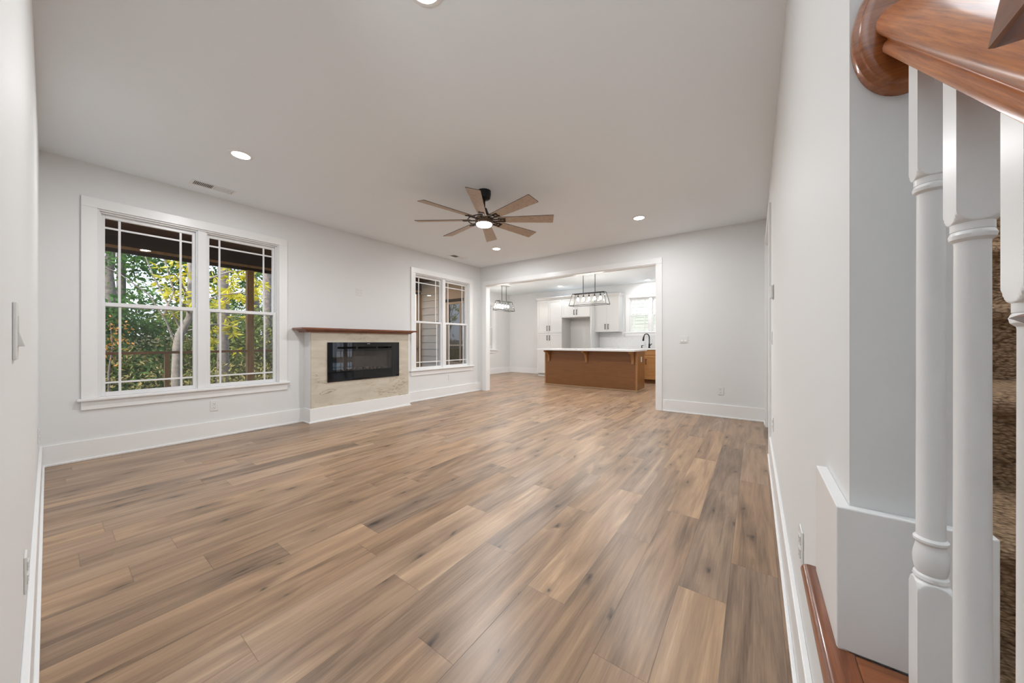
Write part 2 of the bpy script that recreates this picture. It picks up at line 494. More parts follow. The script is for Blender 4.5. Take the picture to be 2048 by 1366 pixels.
TAN = plain('tan_porch_trim', (0.50, 0.41, 0.33), 0.6)
TINT = plain('dark_reflective_glass', (0.02, 0.022, 0.018), 0.02, spec=1.0, coat=1.0)
DECK = wood('deck_boards', (0.10, 0.065, 0.04), (0.2, 0.14, 0.09), (30, 3, 30), 0.7)
GROUND = plain('leaf_litter', (0.085, 0.062, 0.032), 0.95, var=0.6, vscale=3.0, bump=0.5, bscale=8)
BARK = plain('grey_bark', (0.185, 0.155, 0.135), 0.9, bump=0.9, bscale=22, var=0.35, vscale=9)
PALEBARK = plain('pale_bark', (0.27, 0.235, 0.20), 0.9, bump=0.6, bscale=26, var=0.3, vscale=12)
GREENLEAF = leaf_mat('evergreen_leaf', [(0.035, 0.075, 0.025), (0.085, 0.165, 0.05), (0.18, 0.29, 0.085)])
MIDLEAF = leaf_mat('understorey_leaf', [(0.07, 0.11, 0.03), (0.20, 0.26, 0.075), (0.40, 0.38, 0.13)])
YELLEAF = leaf_mat('yellow_leaf', [(0.42, 0.36, 0.02), (0.68, 0.58, 0.05), (0.85, 0.78, 0.16)], 0.5)
ORLEAF = leaf_mat('orange_leaf', [(0.16, 0.14, 0.03), (0.62, 0.27, 0.05), (0.80, 0.42, 0.16)], 0.45)
BRUSHLEAF = leaf_mat('brush_leaf', [(0.14, 0.13, 0.045), (0.34, 0.31, 0.11), (0.55, 0.44, 0.19)])

# ================================================================ room dimensions
H = 2.74
XL, YB, XR, YN = -4.99, 5.677, 0.125, -0.044
KX0, KX1, KY0, KY1 = -7.15, 0.09, 5.797, 9.75

# ---------------------------------------------------------------- floor
def build_floor():
    rng = random.Random(11)
    W_, LEN = 0.182, 1.22
    x_min, x_max, y_min, y_max = -7.35, 2.5, -3.1, 9.95
    # measured joints of the rows nearest the camera, and their plank tones
    known = {-1: 1.97, 0: 1.652, 1: 2.339, 2: 1.90, 3: 1.255, 4: 2.02, 5: 1.397, 6: 0.95, 7: 1.64, 8: 2.2, 9: 1.1}
    tones = {}
    def tone_at(k, j): return tones.get((k, j))
    tones.update({(0, -1): 0.66, (0, 0): 0.42, (0, 1): 0.30, (-1, -1): 0.36, (-1, 0): 0.44, (-1, 1): 0.50,
                  (1, 0): 0.74, (1, -1): 0.44, (2, 0): 0.52, (2, -1): 0.42, (3, 0): 0.72, (3, -1): 0.50, (4, -1): 0.48, (4, 0): 0.50,
                  (5, 0): 0.34, (5, -1): 0.48, (6, 0): 0.70, (6, 1): 0.55, (7, 0): 0.52, (7, -1): 0.66})
    greys = {(0, 0): 0.85, (0, 1): 1.0, (5, 0): 1.0, (1, 0): 0.1, (3, 0): 0.15, (0, -1): 0.2}
    V, F, A, UV = [], [], [], []
    k0 = math.floor((-0.095 - x_max) / W_) - 1
    k1 = math.ceil((-0.095 - x_min) / W_) + 1
    for k in range(k0, k1):
        xa, xb = -0.095 - W_ * (k + 1), -0.095 - W_ * k
        ca, cb = max(xa, x_min), min(xb, x_max)
        if cb - ca < 1e-4: continue
        off = known.get(k, None)
        if off is None: off = rng.uniform(0, LEN)
        j0 = math.floor((y_min - off) / LEN)
        j1 = math.ceil((y_max - off) / LEN)
        for j in range(j0, j1):
            ya, yb = off + j * LEN, off + (j + 1) * LEN
            da, db = max(ya, y_min), min(yb, y_max)
            if db - da < 1e-4: continue
            t = rng.choice((0.40, 0.46, 0.50, 0.52, 0.54, 0.56, 0.60, 0.66)) + rng.uniform(-0.03, 0.03)
            g = rng.random() * (1.0 if t < 0.5 else 0.6)
            q = tone_at(k, j)
            if q is not None: t = q
            g = greys.get((k, j), g)
            s1 = rng.random()
            b = len(V)
            V += [(ca, da, 0), (cb, da, 0), (cb, db, 0), (ca, db, 0)]
            F.append((b, b + 1, b + 2, b + 3))
            u0, u1 = (ca - xa) / W_, (cb - xa) / W_
            UV += [(u0, da - ya), (u1, da - ya), (u1, db - ya), (u0, db - ya)]
            A += [(t, s1, g, 1)] * 4
    n_top = len(F)
    b = len(V)
    V += [(x_min, y_min, -0.02), (x_max, y_min, -0.02), (x_max, y_max, -0.02), (x_min, y_max, -0.02),
          (x_min, y_min, -0.16), (x_max, y_min, -0.16), (x_max, y_max, -0.16), (x_min, y_max, -0.16)]
    for f in ((3, 2, 1, 0)[::-1], (4, 5, 6, 7)[::-1], (0, 1, 5, 4)[::-1], (1, 2, 6, 5)[::-1], (2, 3, 7, 6)[::-1], (3, 0, 4, 7)[::-1]):
        F.append(tuple(b + i for i in f)); A += [(0.4, 0, 0, 1)] * 4; UV += [(0.5, 0.5)] * 4
    me = bpy.data.meshes.new('floor')
    me.from_pydata(V, [], F)
    ca = me.color_attributes.new('plank', 'FLOAT_COLOR', 'CORNER')
    ca.data.foreach_set('color', np.array(A, dtype=np.float32).ravel())
    uv = me.uv_layers.new(name='plank_uv')
    uv.data.foreach_set('uv', np.array(UV, dtype=np.float32).ravel())
    me.materials.append(FLOOR)
    o = bpy.data.objects.new('floor', me); COL.objects.link(o)
    return tag(o, kind='structure')

build_floor()

# ---------------------------------------------------------------- ceiling and walls
struct('ceiling', MB().box((-7.35, -3.1, H), (2.5, 9.95, H + 0.2)), CEIL)


def wall_with_holes(name, mapf, u0, u1, z0, z1, holes, thick, m):
    """wall in (u, depth, z); holes = [(ua, ub, za, zb)] sorted along u"""
    mb = MB()
    def bx(a, b, c, d):
        if b - a > 1e-4 and d - c > 1e-4:
            mb.box(mapf(a, 0, c), mapf(b, thick, d))
    cur = u0
    for ua, ub, za, zb in sorted(holes):
        bx(cur, ua, z0, z1)
        bx(ua, ub, z0, za)
        bx(ua, ub, zb, z1)
        cur = ub
    bx(cur, u1, z0, z1)
    return struct(name, mb, m)


mapL = lambda u, w_, z: (XL - w_, u, z)               # window wall
mapB = lambda u, w_, z: (u, YB + w_, z)               # wall with the wide opening
mapR = lambda u, w_, z: (XR + w_, u, z)               # wall on the right
mapN = lambda u, w_, z: (u, YN - w_, z)               # wall beside the camera
mapK = lambda u, w_, z: (u, KY1 + w_, z)              # kitchen back
mapD = lambda u, w_, z: (KX0 - w_, u, z)              # dining left
mapE = lambda u, w_, z: (2.40 + w_, u, z)             # side room

WIN1 = (0.272, 1.75, 0.555, 2.335)
WIN2 = (3.90, 5.325, 0.565, 2.335)
WINK = (-2.915, -1.755, 1.345, 2.33)
WIND = (7.45, 8.86, 0.80, 2.31)
WINE = (5.80, 6.80, 0.03, 2.15)

wall_with_holes('wall_left', mapL, YN - 0.115, YB + 0.12, 0, H, [WIN1, WIN2], 0.16, WALL)
wall_with_holes('wall_back', mapB, XL, XR + 0.115, 0, H, [(-4.82, -1.27, 0, 2.325)], 0.12, WALL)
wall_with_holes('wall_right', mapR, 0.766, YB, 0, H, [(4.12, 5.36, 0, 2.325)], 0.115, WALL)
wall_with_holes('wall_front', mapN, XL, -0.88, 0, H, [], 0.115, WALL)
wall_with_holes('wall_kitchen_back', mapK, KX0 - 0.15, KX1 + 0.15, 0, H, [WINK], 0.15, WALL)
wall_with_holes('wall_kitchen_left', mapD, KY0 + 0.15, KY1, 0, H, [WIND], 0.15, WALL)
struct('wall_kitchen_right', MB().box((KX1, KY0, 0), (KX1 + 0.15, KY1, H)), WALL)
struct('wall_side_end', MB().box((KX1 + 0.15, 8.2, 0), (2.5, 8.3, H)), WALL)
struct('wall_dining_front', MB().box((KX0 - 0.15, 5.83, 0), (XL - 0.16, 5.947, H)).box((XL - 0.16, 5.797, 0), (XL - 0.0, 5.947, H)), WALL)
wall_with_holes('wall_side_room', mapE, 3.78, 8.2, 0, H, [WINE], 0.10, WALL)
struct('wall_stair_end', MB().box((XR + 0.115, 3.66, 0), (2.50, 3.78, H)), WALL)
struct('wall_stair_side', MB().box((1.22, -3.0, 0), (1.34, 3.66, H)), WALL)
struct('wall_foyer_rear', MB().box((-2.62, -3.1, 0), (1.34, -3.0, H)), WALL)
struct('wall_foyer_left', MB().box((-2.62, -3.0, 0), (-2.5, YN - 0.115, H)), WALL)

# ---------------------------------------------------------------- baseboards
BT = 0.016
BH = 0.183


def base_run(mb, mapf, u0, u1, z=0.0, h=BH, shoe=True):
    mb.box(mapf(u0, 0, z), mapf(u1, -BT, z + h))
    if shoe:
        mb.box(mapf(u0, -BT, z), mapf(u1, -BT - 0.012, z + 0.019))


def baseboard(name, runs, **k):
    mb = MB()
    for r_ in runs:
        base_run(mb, *r_, **k)
    return struct(name, mb, TRIM, bevel=0.003)


baseboard('baseboard_left', [(mapL, YN + 0.001, 2.05), (mapL, 3.61, YB - 0.001)])
baseboard('baseboard_back', [(mapB, -1.178, XR - 0.001)])
baseboard('baseboard_right', [(mapR, -0.3, 4.03), (mapR, 5.45, YB - 0.03)])
baseboard('baseboard_front', [(mapN, XL + 0.03, -0.88)])
baseboard('baseboard_kitchen_left', [(mapD, KY0 + 0.16, KY1 - 0.03)])
baseboard('baseboard_kitchen_back', [(mapK, KX0 + 0.001, -5.62)])

# trim round the wide opening, its jamb liner, and the door casing in the right wall
mb = MB()
for s_, wd in ((-4.82, -0.088), (-1.27, 0.088)):
    mb.box((s_, YB - 0.018, 0), (s_ + wd, YB, 2.325))
    mb.box((s_, YB + 0.12, 0), (s_ + wd, YB + 0.138, 2.325))
    mb.box((s_, YB - 0.006, 0), (s_ - math.copysign(0.012, wd), YB + 0.126, 2.313))
mb.box((-4.908, YB - 0.018, 2.325), (-1.182, YB, 2.415))
mb.box((-4.908, YB + 0.12, 2.325), (-1.182, YB + 0.138, 2.415))
mb.box((-4.82, YB - 0.006, 2.313), (-1.27, YB + 0.126, 2.325))
struct('trim_1', mb, TRIM, bevel=0.0025)
mb = MB()
for s_, wd in ((4.12, -0.09), (5.36, 0.09)):
    mb.box((XR - 0.02, s_, 0), (XR, s_ + wd, 2.325))
    mb.box((XR + 0.115, s_, 0), (XR + 0.135, s_ + wd, 2.325))
    mb.box((XR - 0.006, s_, 0), (XR + 0.121, s_ - math.copysign(0.014, wd), 2.311))
mb.box((XR - 0.02, 4.03, 2.325), (XR, 5.45, 2.415))
mb.box((XR + 0.115, 4.03, 2.325), (XR + 0.135, 5.45, 2.415))
mb.box((XR - 0.006, 4.12, 2.311), (XR + 0.121, 5.36, 2.325))
struct('trim_2', mb, TRIM, bevel=0.0025)


# ---------------------------------------------------------------- windows
def make_window(name, mapf, hole, casing=0.095, head=0.092, screen=True, thick=0.16, glass=None):
    u0, u1, z0, z1 = hole
    glass = glass or GLASS
    org = mapf((u0 + u1) / 2, 0, z0)
    root = thing(name, None, None, org, kind='structure')
    B = lambda mb, a, b, w0, w1, c, d: mb.box(mapf(a, w0, c), mapf(b, w1, d))
    zs = z0 + 0.011
    # casing: legs and head
    m = MB()
    B(m, u0 - casing, u0, -0.018, 0, zs, z1); B(m, u1, u1 + casing, -0.018, 0, zs, z1); B(m, u0 - casing, u1 + casing, -0.018, 0, z1, z1 + head)
    obj('casing', m, TRIM, root, bevel=0.0025)
    m = MB(); B(m, u0 - casing - 0.024, u1 + casing + 0.024, -0.045, 0.0, zs - 0.024, zs); B(m, u0, u1, 0, 0.05, zs - 0.01, zs)
    obj('stool', m, TRIM, root, bevel=0.005)
    m = MB(); B(m, u0 - casing, u1 + casing, -0.016, 0, zs - 0.024 - 0.082, zs - 0.024)
    obj('apron', m, TRIM, root, bevel=0.002)
    # jamb liner and frame
    c = (u0 + u1) / 2
    m = MB()
    B(m, u0, u0 + 0.014, 0.0, thick - 0.01, zs, z1); B(m, u1 - 0.014, u1, 0.0, thick - 0.01, zs, z1)
    B(m, u0 + 0.014, u1 - 0.014, 0.0, thick - 0.01, z1 - 0.014, z1); B(m, u0, u1, 0.05, thick + 0.02, z0, zs)
    B(m, c - 0.036, c + 0.036, 0.012, thick - 0.01, zs, z1 - 0.014)
    for a, b in ((u0 + 0.014, c - 0.036), (c + 0.036, u1 - 0.014)):      # stops
        B(m, a, a + 0.012, 0.026, 0.10, zs, z1 - 0.014); B(m, b - 0.012, b, 0.026, 0.10, zs, z1 - 0.014); B(m, a + 0.012, b - 0.012, 0.026, 0.10, z1 - 0.028, z1 - 0.014)
    obj('frame', m, VINYL, root, bevel=0.002)
    zm = (zs + z1 - 0.02) / 2 - 0.005
    for a, b in ((u0 + 0.026, c - 0.048), (c + 0.048, u1 - 0.026)):
        for up in (1, 0):
            w0, w1 = (0.062, 0.094) if up else (0.030, 0.061)
            za, zb = (zm - 0.012, z1 - 0.028) if up else (zs + 0.001, zm + 0.028)
            st = 0.024
            bot = 0.026 if up else 0.040
            top = 0.034 if up else 0.036
            m = MB()
            B(m, a, a + st, w0, w1, za, zb); B(m, b - st, b, w0, w1, za, zb)
            B(m, a + st, b - st, w0, w1, za, za + bot); B(m, a + st, b - st, w0, w1, zb - top, zb)
            s = obj('sash', m, VINYL, root, bevel=0.002)
            wg = (w0 + w1) / 2
            ga, gb, gc, gd = a + st, b - st, za + bot, zb - top
            m = MB(); m.quad(mapf(ga, wg, gc), mapf(gb, wg, gc), mapf(gb, wg, gd), mapf(ga, wg, gd))
            obj('pane', m, glass, s)
            m = MB()
            t_ = 0.0085
            B(m, ga + 0.083, ga + 0.083 + 2 * t_, wg - 0.005, wg + 0.005, gc, gd)
            B(m, gb - 0.083 - 2 * t_, gb - 0.083, wg - 0.005, wg + 0.005, gc, gd)
            zz = gd - 0.088 if up else gc + 0.088
            for p, q in ((ga, ga + 0.083), (ga + 0.083 + 2 * t_, gb - 0.083 - 2 * t_), (gb - 0.083, gb)):
                B(m, p, q, wg - 0.005, wg + 0.005, zz - t_, zz + t_)
            obj('grille', m, VINYL, s)
        if screen:
            m = MB(); m.quad(mapf(a, 0.112, zs), mapf(b, 0.112, zs), mapf(b, 0.112, zm + 0.01), mapf(a, 0.112, zm + 0.01))
            obj('insect_screen', m, SCREEN, root)
    return root


make_window('window_1', mapL, WIN1)
make_window('window_2', mapL, WIN2)
make_window('window_3', mapK, WINK, thick=0.15)
make_window('window_4', mapD, WIND, thick=0.15)
make_window('window_5', mapE, WINE, thick=0.10, screen=False)
struct('added_reflection_floor', MB().box((2.5, 3.0, -0.2), (9.0, 14.0, -0.08)), plain('pale_blue_for_reflection', (0.50, 0.62, 0.70), 0.7))  # unseen slab added outside, pale blue to reflect in the firebox glass

# ================================================================ fireplace
FX, FY0, FY1, FZ = -4.80, 2.05, 3.61, 1.215
IY0, IY1, IZ0, IZ1 = 2.262, 3.41, 0.523, 1.077        # black insert
PY0, PY1, PZ0, PZ1 = 2.385, 3.275, 0.662, 0.950       # clear pane
fs = thing('fireplace_surround', 'low projecting fireplace surround faced in beige marble tile below the red oak mantel', 'fireplace surround', (XL, (FY0 + FY1) / 2, 0))
m = MB()
m.box((XL + 0.002, FY0, 0), (FX, IY0, FZ)); m.box((XL + 0.002, IY1, 0), (FX, FY1, FZ)); m.box((XL + 0.002, IY0, 0), (FX, IY1, IZ0)); m.box((XL + 0.002, IY0, IZ1), (FX, IY1, FZ))
obj('side_walls', m, WALL, fs)
m = MB(); X2 = FX + 0.012
a0, a1 = FY0 + 0.004, FY1 - 0.004
m.box((FX, a0, 0.17), (X2, IY0, FZ)); m.box((FX, IY1, 0.17), (X2, a1, FZ)); m.box((FX, IY0, 0.17), (X2, IY1, IZ0)); m.box((FX, IY0, IZ1), (X2, IY1, FZ))
obj('tile_face', m, MARBLE, fs)
m = MB()
bt = 0.018
m.box((X2, FY0 - bt, 0), (X2 + bt, FY1 + bt, 0.192)); m.box((XL + 0.016, FY0 - bt, 0), (X2, FY0, 0.192)); m.box((XL + 0.016, FY1, 0), (X2, FY1 + bt, 0.192))
m.box((X2 + bt, FY0 - bt - 0.012, 0), (X2 + bt + 0.012, FY1 + bt + 0.012, 0.019)); m.box((XL + 0.028, FY0 - bt - 0.012, 0), (X2 + bt, FY0 - bt, 0.019)); m.box((XL + 0.028, FY1 + bt, 0), (X2 + bt, FY1 + bt + 0.012, 0.019))
obj('base_trim', m, TRIM, fs, bevel=0.003)

ms = thing('mantel_shelf', 'long reddish brown stained wood mantel shelf on top of the tiled fireplace surround', 'mantel', (XL, 2.81, FZ))
m = MB(); m.box((XL + 0.002, 1.905, 1.246), (-4.688, 3.715, 1.272))
obj('shelf_board', m, REDWOOD, ms, bevel=0.004)
def cove(y0, y1, xf, z0, z1):
    mb = MB(); n = 7; pr = []
    for i in range(n + 1):
        t = i / n
        pr.append((0.05 * (1 - math.cos(t * math.pi / 2)) - 0.05, t))
    rr = []
    for off, t in [(-0.03, 0.0), (-0.03, 0.15)] + [(-0.03 + 0.028 * (1 - math.cos(q * math.pi / 8)), 0.15 + 0.7 * q / 4) for q in range(5)] + [(0.0, 1.0)]:
        z = z0 + t * (z1 - z0)
        rr.append([(XL + 0.002, y0 - off - 0.0, z), (xf + off, y0 - off, z), (xf + off, y1 + off, z), (XL + 0.002, y1 + off, z)])
    return mb.rings(rr)
obj('cove_moulding', cove(1.955, 3.665, -4.722, FZ, 1.246), REDWOOD, ms, bevel=0.0015)

ef = thing('electric_fireplace', 'wide black glass electric fireplace insert set in the beige tile', 'fireplace', (FX, 2.83, IZ0))
GX = X2 + 0.016
m = MB()
for a, b, c, d in ((IY0, PY0, IZ0, IZ1), (PY1, IY1, IZ0, IZ1), (PY0, PY1, IZ0, PZ0)):
    m.box((X2, a, c), (GX, b, d))
# strip over the pane with three long vent slots
m.box((X2, PY0, PZ1), (GX, PY1, 0.985)); m.box((X2, PY0, 1.012), (GX, PY1, IZ1))
for a, b in ((PY0, PY0 + 0.012), (2.665, 2.70), (2.99, 3.02), (PY1 - 0.012, PY1)):
    m.box((X2, a, 0.985), (GX, b, 1.012))
obj('glass_front', m, BLACKGLASS, ef, bevel=0.0015)
m = MB(); m.quad((GX - 0.003, PY0, PZ0), (GX - 0.003, PY1, PZ0), (GX - 0.003, PY1, PZ1), (GX - 0.003, PY0, PZ1))
obj('viewing_pane', m, FIREGLASS, ef)
m = MB(); bx_ = FX - 0.13
m.box((bx_ - 0.01, PY0 - 0.02, PZ0 - 0.02), (bx_, PY1 + 0.02, PZ1 + 0.02))
m.box((bx_, PY0 - 0.02, PZ0 - 0.02), (X2, PY0 - 0.008, PZ1 + 0.02)); m.box((bx_, PY1 + 0.008, PZ0 - 0.02), (X2, PY1 + 0.02, PZ1 + 0.02))
obj('firebox', m, FIREBACK, ef)
m = MB(); m.box((bx_, PY0 - 0.02, PZ0 - 0.03), (X2, PY1 + 0.02, PZ0 - 0.002)); m.box((bx_, PY0 - 0.02, PZ1 + 0.008), (X2, PY1 + 0.02, PZ1 + 0.02)); m.box((bx_, PY0 - 0.02, 0.975), (bx_ + 0.02, PY1 + 0.02, 1.03))
obj('housing', m, SLOT, ef)
rng = random.Random(4)
m = MB()
for i in range(70):
    y = PY0 + 0.02 + (PY1 - PY0 - 0.04) * rng.random(); x = bx_ + 0.02 + 0.09 * rng.random(); s_ = 0.012 + 0.016 * rng.random()
    pts = [Vector((rng.gauss(0, 1), rng.gauss(0, 1), rng.gauss(0, 1))).normalized() * s_ * rng.uniform(0.7, 1.2) for _ in range(12)]
    vs = [m.bm.verts.new(p + Vector((x, y, PZ0 + s_ * 0.7))) for p in pts]
    bmesh.ops.convex_hull(m.bm, input=vs)
loose = [v for v in m.bm.verts if not v.link_faces]
bmesh.ops.delete(m.bm, geom=loose, context='VERTS')
tag(obj('ember_bed', m, EMBER, ef), 'pale ember stones along the bottom of the firebox')
m = MB()
for i, (a, wd) in enumerate(((0, .006), (.009, .007), (.019, .005), (.027, .008), (.038, .006))):
    m.box((GX, 2.845 + a, 1.052), (GX + 0.0006, 2.845 + a + wd, 1.060))
tag(obj('badge', m, plain('badge_grey', (0.55, 0.55, 0.55), 0.4), ef), 'tiny pale wordmark on the black glass')

# ================================================================ ceiling fan
FAN = (-2.41, 2.81)
fan = thing('ceiling_fan', 'eight-blade ceiling fan with weathered oak blades and a dark bronze downrod', 'ceiling fan', (FAN[0], FAN[1], H))
cx_, cy_ = FAN
obj('canopy', MB().lathe([(0.02, 2.645), (0.05, 2.648), (0.066, 2.66), (0.070, 2.685), (0.074, 2.70), (0.074, H)], (cx_, cy_, 0)), BLACK, fan, smooth=True)
obj('downrod', MB().lathe([(0.0125, 2.50), (0.0125, 2.66)], (cx_, cy_, 0), 16), BRONZE, fan, smooth=True)
obj('motor_cover', MB().lathe([(0.085, 2.445), (0.080, 2.462), (0.058, 2.485), (0.040, 2.52), (0.030, 2.55), (0.018, 2.555)], (cx_, cy_, 0)), BRONZE, fan, smooth=True)
obj('motor_housing', MB().lathe([(0.088, 2.378), (0.096, 2.382), (0.098, 2.392), (0.098, 2.44), (0.09, 2.448), (0.06, 2.45)], (cx_, cy_, 0)), plain('brown_bronze', (0.16, 0.11, 0.075), 0.35, metal=0.5), fan, smooth=True)
obj('light_lens', MB().lathe([(0.01, 2.350), (0.05, 2.352), (0.078, 2.360), (0.086, 2.370), (0.087, 2.379)], (cx_, cy_, 0)), FROST, fan, smooth=True)
m = MB()
rg = []
for i in range(48):
    a = 2 * math.pi * i / 48
    rg.append((cx_ + 0.178 * math.cos(a), cy_ + 0.178 * math.sin(a), 2.418))
n_ = 6
for i in range(48):
    pass
vs = []
for i in range(48):
    a = 2 * math.pi * i / 48
    vs.append([m.bm.verts.new((cx_ + (0.178 + 0.006 * math.cos(2 * math.pi * k / n_)) * math.cos(a), cy_ + (0.178 + 0.006 * math.cos(2 * math.pi * k / n_)) * math.sin(a), 2.418 + 0.006 * math.sin(2 * math.pi * k / n_))) for k in range(n_)])
for i in range(48):
    for k in range(n_):
        m.bm.faces.new((vs[i][k], vs[i][(k + 1) % n_], vs[(i + 1) % 48][(k + 1) % n_], vs[(i + 1) % 48][k]))
obj('blade_ring', m, BRONZE, fan, smooth=True)
PITCH = math.tan(R(13))
for b_ in range(8):
    ph = R(-12.0 + 45 * b_)
    er = Vector((math.cos(ph), math.sin(ph), 0)); et = Vector((-math.sin(ph), math.cos(ph), 0))
    P = lambda r, t, h=0.0: Vector((cx_, cy_, 2.425)) + er * r + et * t + Vector((0, 0, h - PITCH * t))
    m = MB()
    out = [(0.150, -0.046), (0.752, -0.068), (0.757, -0.062), (0.757, 0.062), (0.752, 0.068), (0.150, 0.046)]
    lo = [m.bm.verts.new(P(r, t, -0.003)) for r, t in out]; hi = [m.bm.verts.new(P(r, t, 0.003)) for r, t in out]
    f = m.bm.faces.new(lo[::-1]); f.material_index = 0
    f = m.bm.faces.new(hi); f.material_index = 1
    for i in range(6):
        f = m.bm.faces.new((lo[i], lo[(i + 1) % 6], hi[(i + 1) % 6], hi[i])); f.material_index = 1
    bl = obj('blade', m, [BLADE, BLADE_EDGE], fan)
    m = MB()
    for t in (-0.022, 0.022):
        pts = [P(r, t_, h) for r, t_, h in ((0.235, t - 0.007, -0.010), (0.235, t + 0.007, -0.010), (0.09, t * 0.7 + 0.007, -0.010), (0.09, t * 0.7 - 0.007, -0.010))]
        m.prism(pts, (0, 0, 0.007))
    m.prism([P(0.215, -0.03, -0.012), P(0.228, -0.03, -0.012), P(0.228, 0.03, -0.012), P(0.215, 0.03, -0.012)], (0, 0, 0.009))
    obj('blade_bracket', m, BRONZE, bl)


def area(name, loc, size, watt, parent=None, col=LAMP_COL, rot=None, shape='DISK', spread=180):
    d = bpy.data.lights.new(name, 'AREA')
    d.shape = shape; d.size = size; d.energy = watt; d.color = col; d.spread = R(spread)
    o = bpy.data.objects.new(name, d); COL.objects.link(o)
    o.location = loc
    if rot: o.rotation_euler = rot
    return o


def point(name, loc, watt, rad=0.03, col=LAMP_COL):
    d = bpy.data.lights.new(name, 'POINT')
    d.energy = watt; d.shadow_soft_size = rad; d.color = col
    o = bpy.data.objects.new(name, d); COL.objects.link(o); o.location = loc
    return o


area('fan_lamp', (cx_, cy_, 2.345), 0.16, FAN_W)

# ================================================================ recessed lights
def can(x, y, label, watt, lit=CANLIT, z=H, group='recessed ceiling lights', colr=LAMP_COL):
    t = thing('recessed_light', label, 'ceiling light', (x, y, z), group)
    obj('trim_ring', MB().lathe([(0.066, -0.010), (0.074, -0.011), (0.088, -0.005), (0.090, 0.0), (0.066, 0.0)], (x, y, z), 32, cap=False), TRIM, t, smooth=True)
    obj('lens', MB().lathe([(0.002, -0.0095), (0.066, -0.0085), (0.066, -0.001)], (x, y, z), 32), lit, t, smooth=True)
    area('can_lamp', (x, y, z - 0.014), 0.13, watt, col=colr)
    return t


can(-3.675, 0.999, 'round recessed ceiling light by the ceiling vent above the wide left window', CAN_W * 0.8)
can(-1.249, 4.611, 'round recessed ceiling light in front of the plain wall right of the wide opening', CAN_W * 0.85)
can(-3.715, 4.667, 'round recessed ceiling light just behind the ceiling fan', CAN_W * 0.9)
can(-1.250, 1.030, 'round recessed ceiling light cut by the top edge of the photo', CAN_W * 0.6)
can(-4.707, 8.95, 'small recessed ceiling light over the tall white pantry cabinet in the kitchen', KIT_W * 0.35)
can(-2.32, 9.40, 'small recessed ceiling light above the kitchen window', KIT_W * 0.5)
for x, y in ((-6.1, 7.0), (-2.2, 6.7), (-0.7, 8.0), (-4.3, 6.7)):
    area('can_lamp', (x, y, H - 0.012), 0.13, KIT_W * 1.15, col=LAMP_COL)
# upward fill light added behind the camera to lift the ceiling, and a lamp in the side room
area('ceiling_fill_light', (-0.35, -0.75, 1.80), 0.36, CEIL_FILL_W, rot=(math.pi, 0, 0))
point('carpet_fill_light', (0.72, 1.25, 2.5), 10, 0.08)  # unseen fill light, added to brighten the stair carpet
point('side_room_lamp', (1.4, 4.8, 2.4), 8, 0.1)

# ================================================================ ceiling vents
def vent(x, y, label):
    t = thing('ceiling_vent', label, 'vent', (x, y, H), 'ceiling vents')
    L_, W_ = 0.36, 0.155
    m = MB()
    fr = 0.022
    z0, z1 = H - 0.006, H
    m.box((x - W_ / 2, y - L_ / 2, z0), (x + W_ / 2, y - L_ / 2 + fr, z1)); m.box((x - W_ / 2, y + L_ / 2 - fr, z0), (x + W_ / 2, y + L_ / 2, z1))
    m.box((x - W_ / 2, y - L_ / 2 + fr, z0), (x - W_ / 2 + fr, y + L_ / 2 - fr, z1)); m.box((x + W_ / 2 - fr, y - L_ / 2 + fr, z0), (x + W_ / 2, y + L_ / 2 - fr, z1))
    m.box((x - W_ / 2 + fr, y - 0.006, z0), (x + W_ / 2 - fr, y + 0.006, z1))
    obj('frame', m, TRIM, t, bevel=0.001)
    m = MB(); m.box((x - W_ / 2 + fr, y - L_ / 2 + fr, H - 0.0012), (x + W_ / 2 - fr, y + L_ / 2 - fr, H - 0.0004))
    obj('duct_opening', m, SLOT, t)
    m = MB()
    n = 11
    for half in (-1, 1):
        for i in range(n):
            yy = y + half * (0.012 + (L_ / 2 - fr - 0.012) * (i + 0.5) / n)
            dy = 0.0075 * half
            m.prism([(x - W_ / 2 + fr, yy - dy, H - 0.0012), (x - W_ / 2 + fr, yy - dy + 0.0012, H - 0.0012), (x - W_ / 2 + fr, yy + 0.0012, H - 0.0062), (x - W_ / 2 + fr, yy, H - 0.0062)], (W_ - 2 * fr, 0, 0))
    obj('louver', m, TRIM, t)
vent(-4.69, 1.04, 'white louvered ceiling vent above the wide left window')
vent(-4.69, 4.68, 'white louvered ceiling vent above the window next to the fireplace')


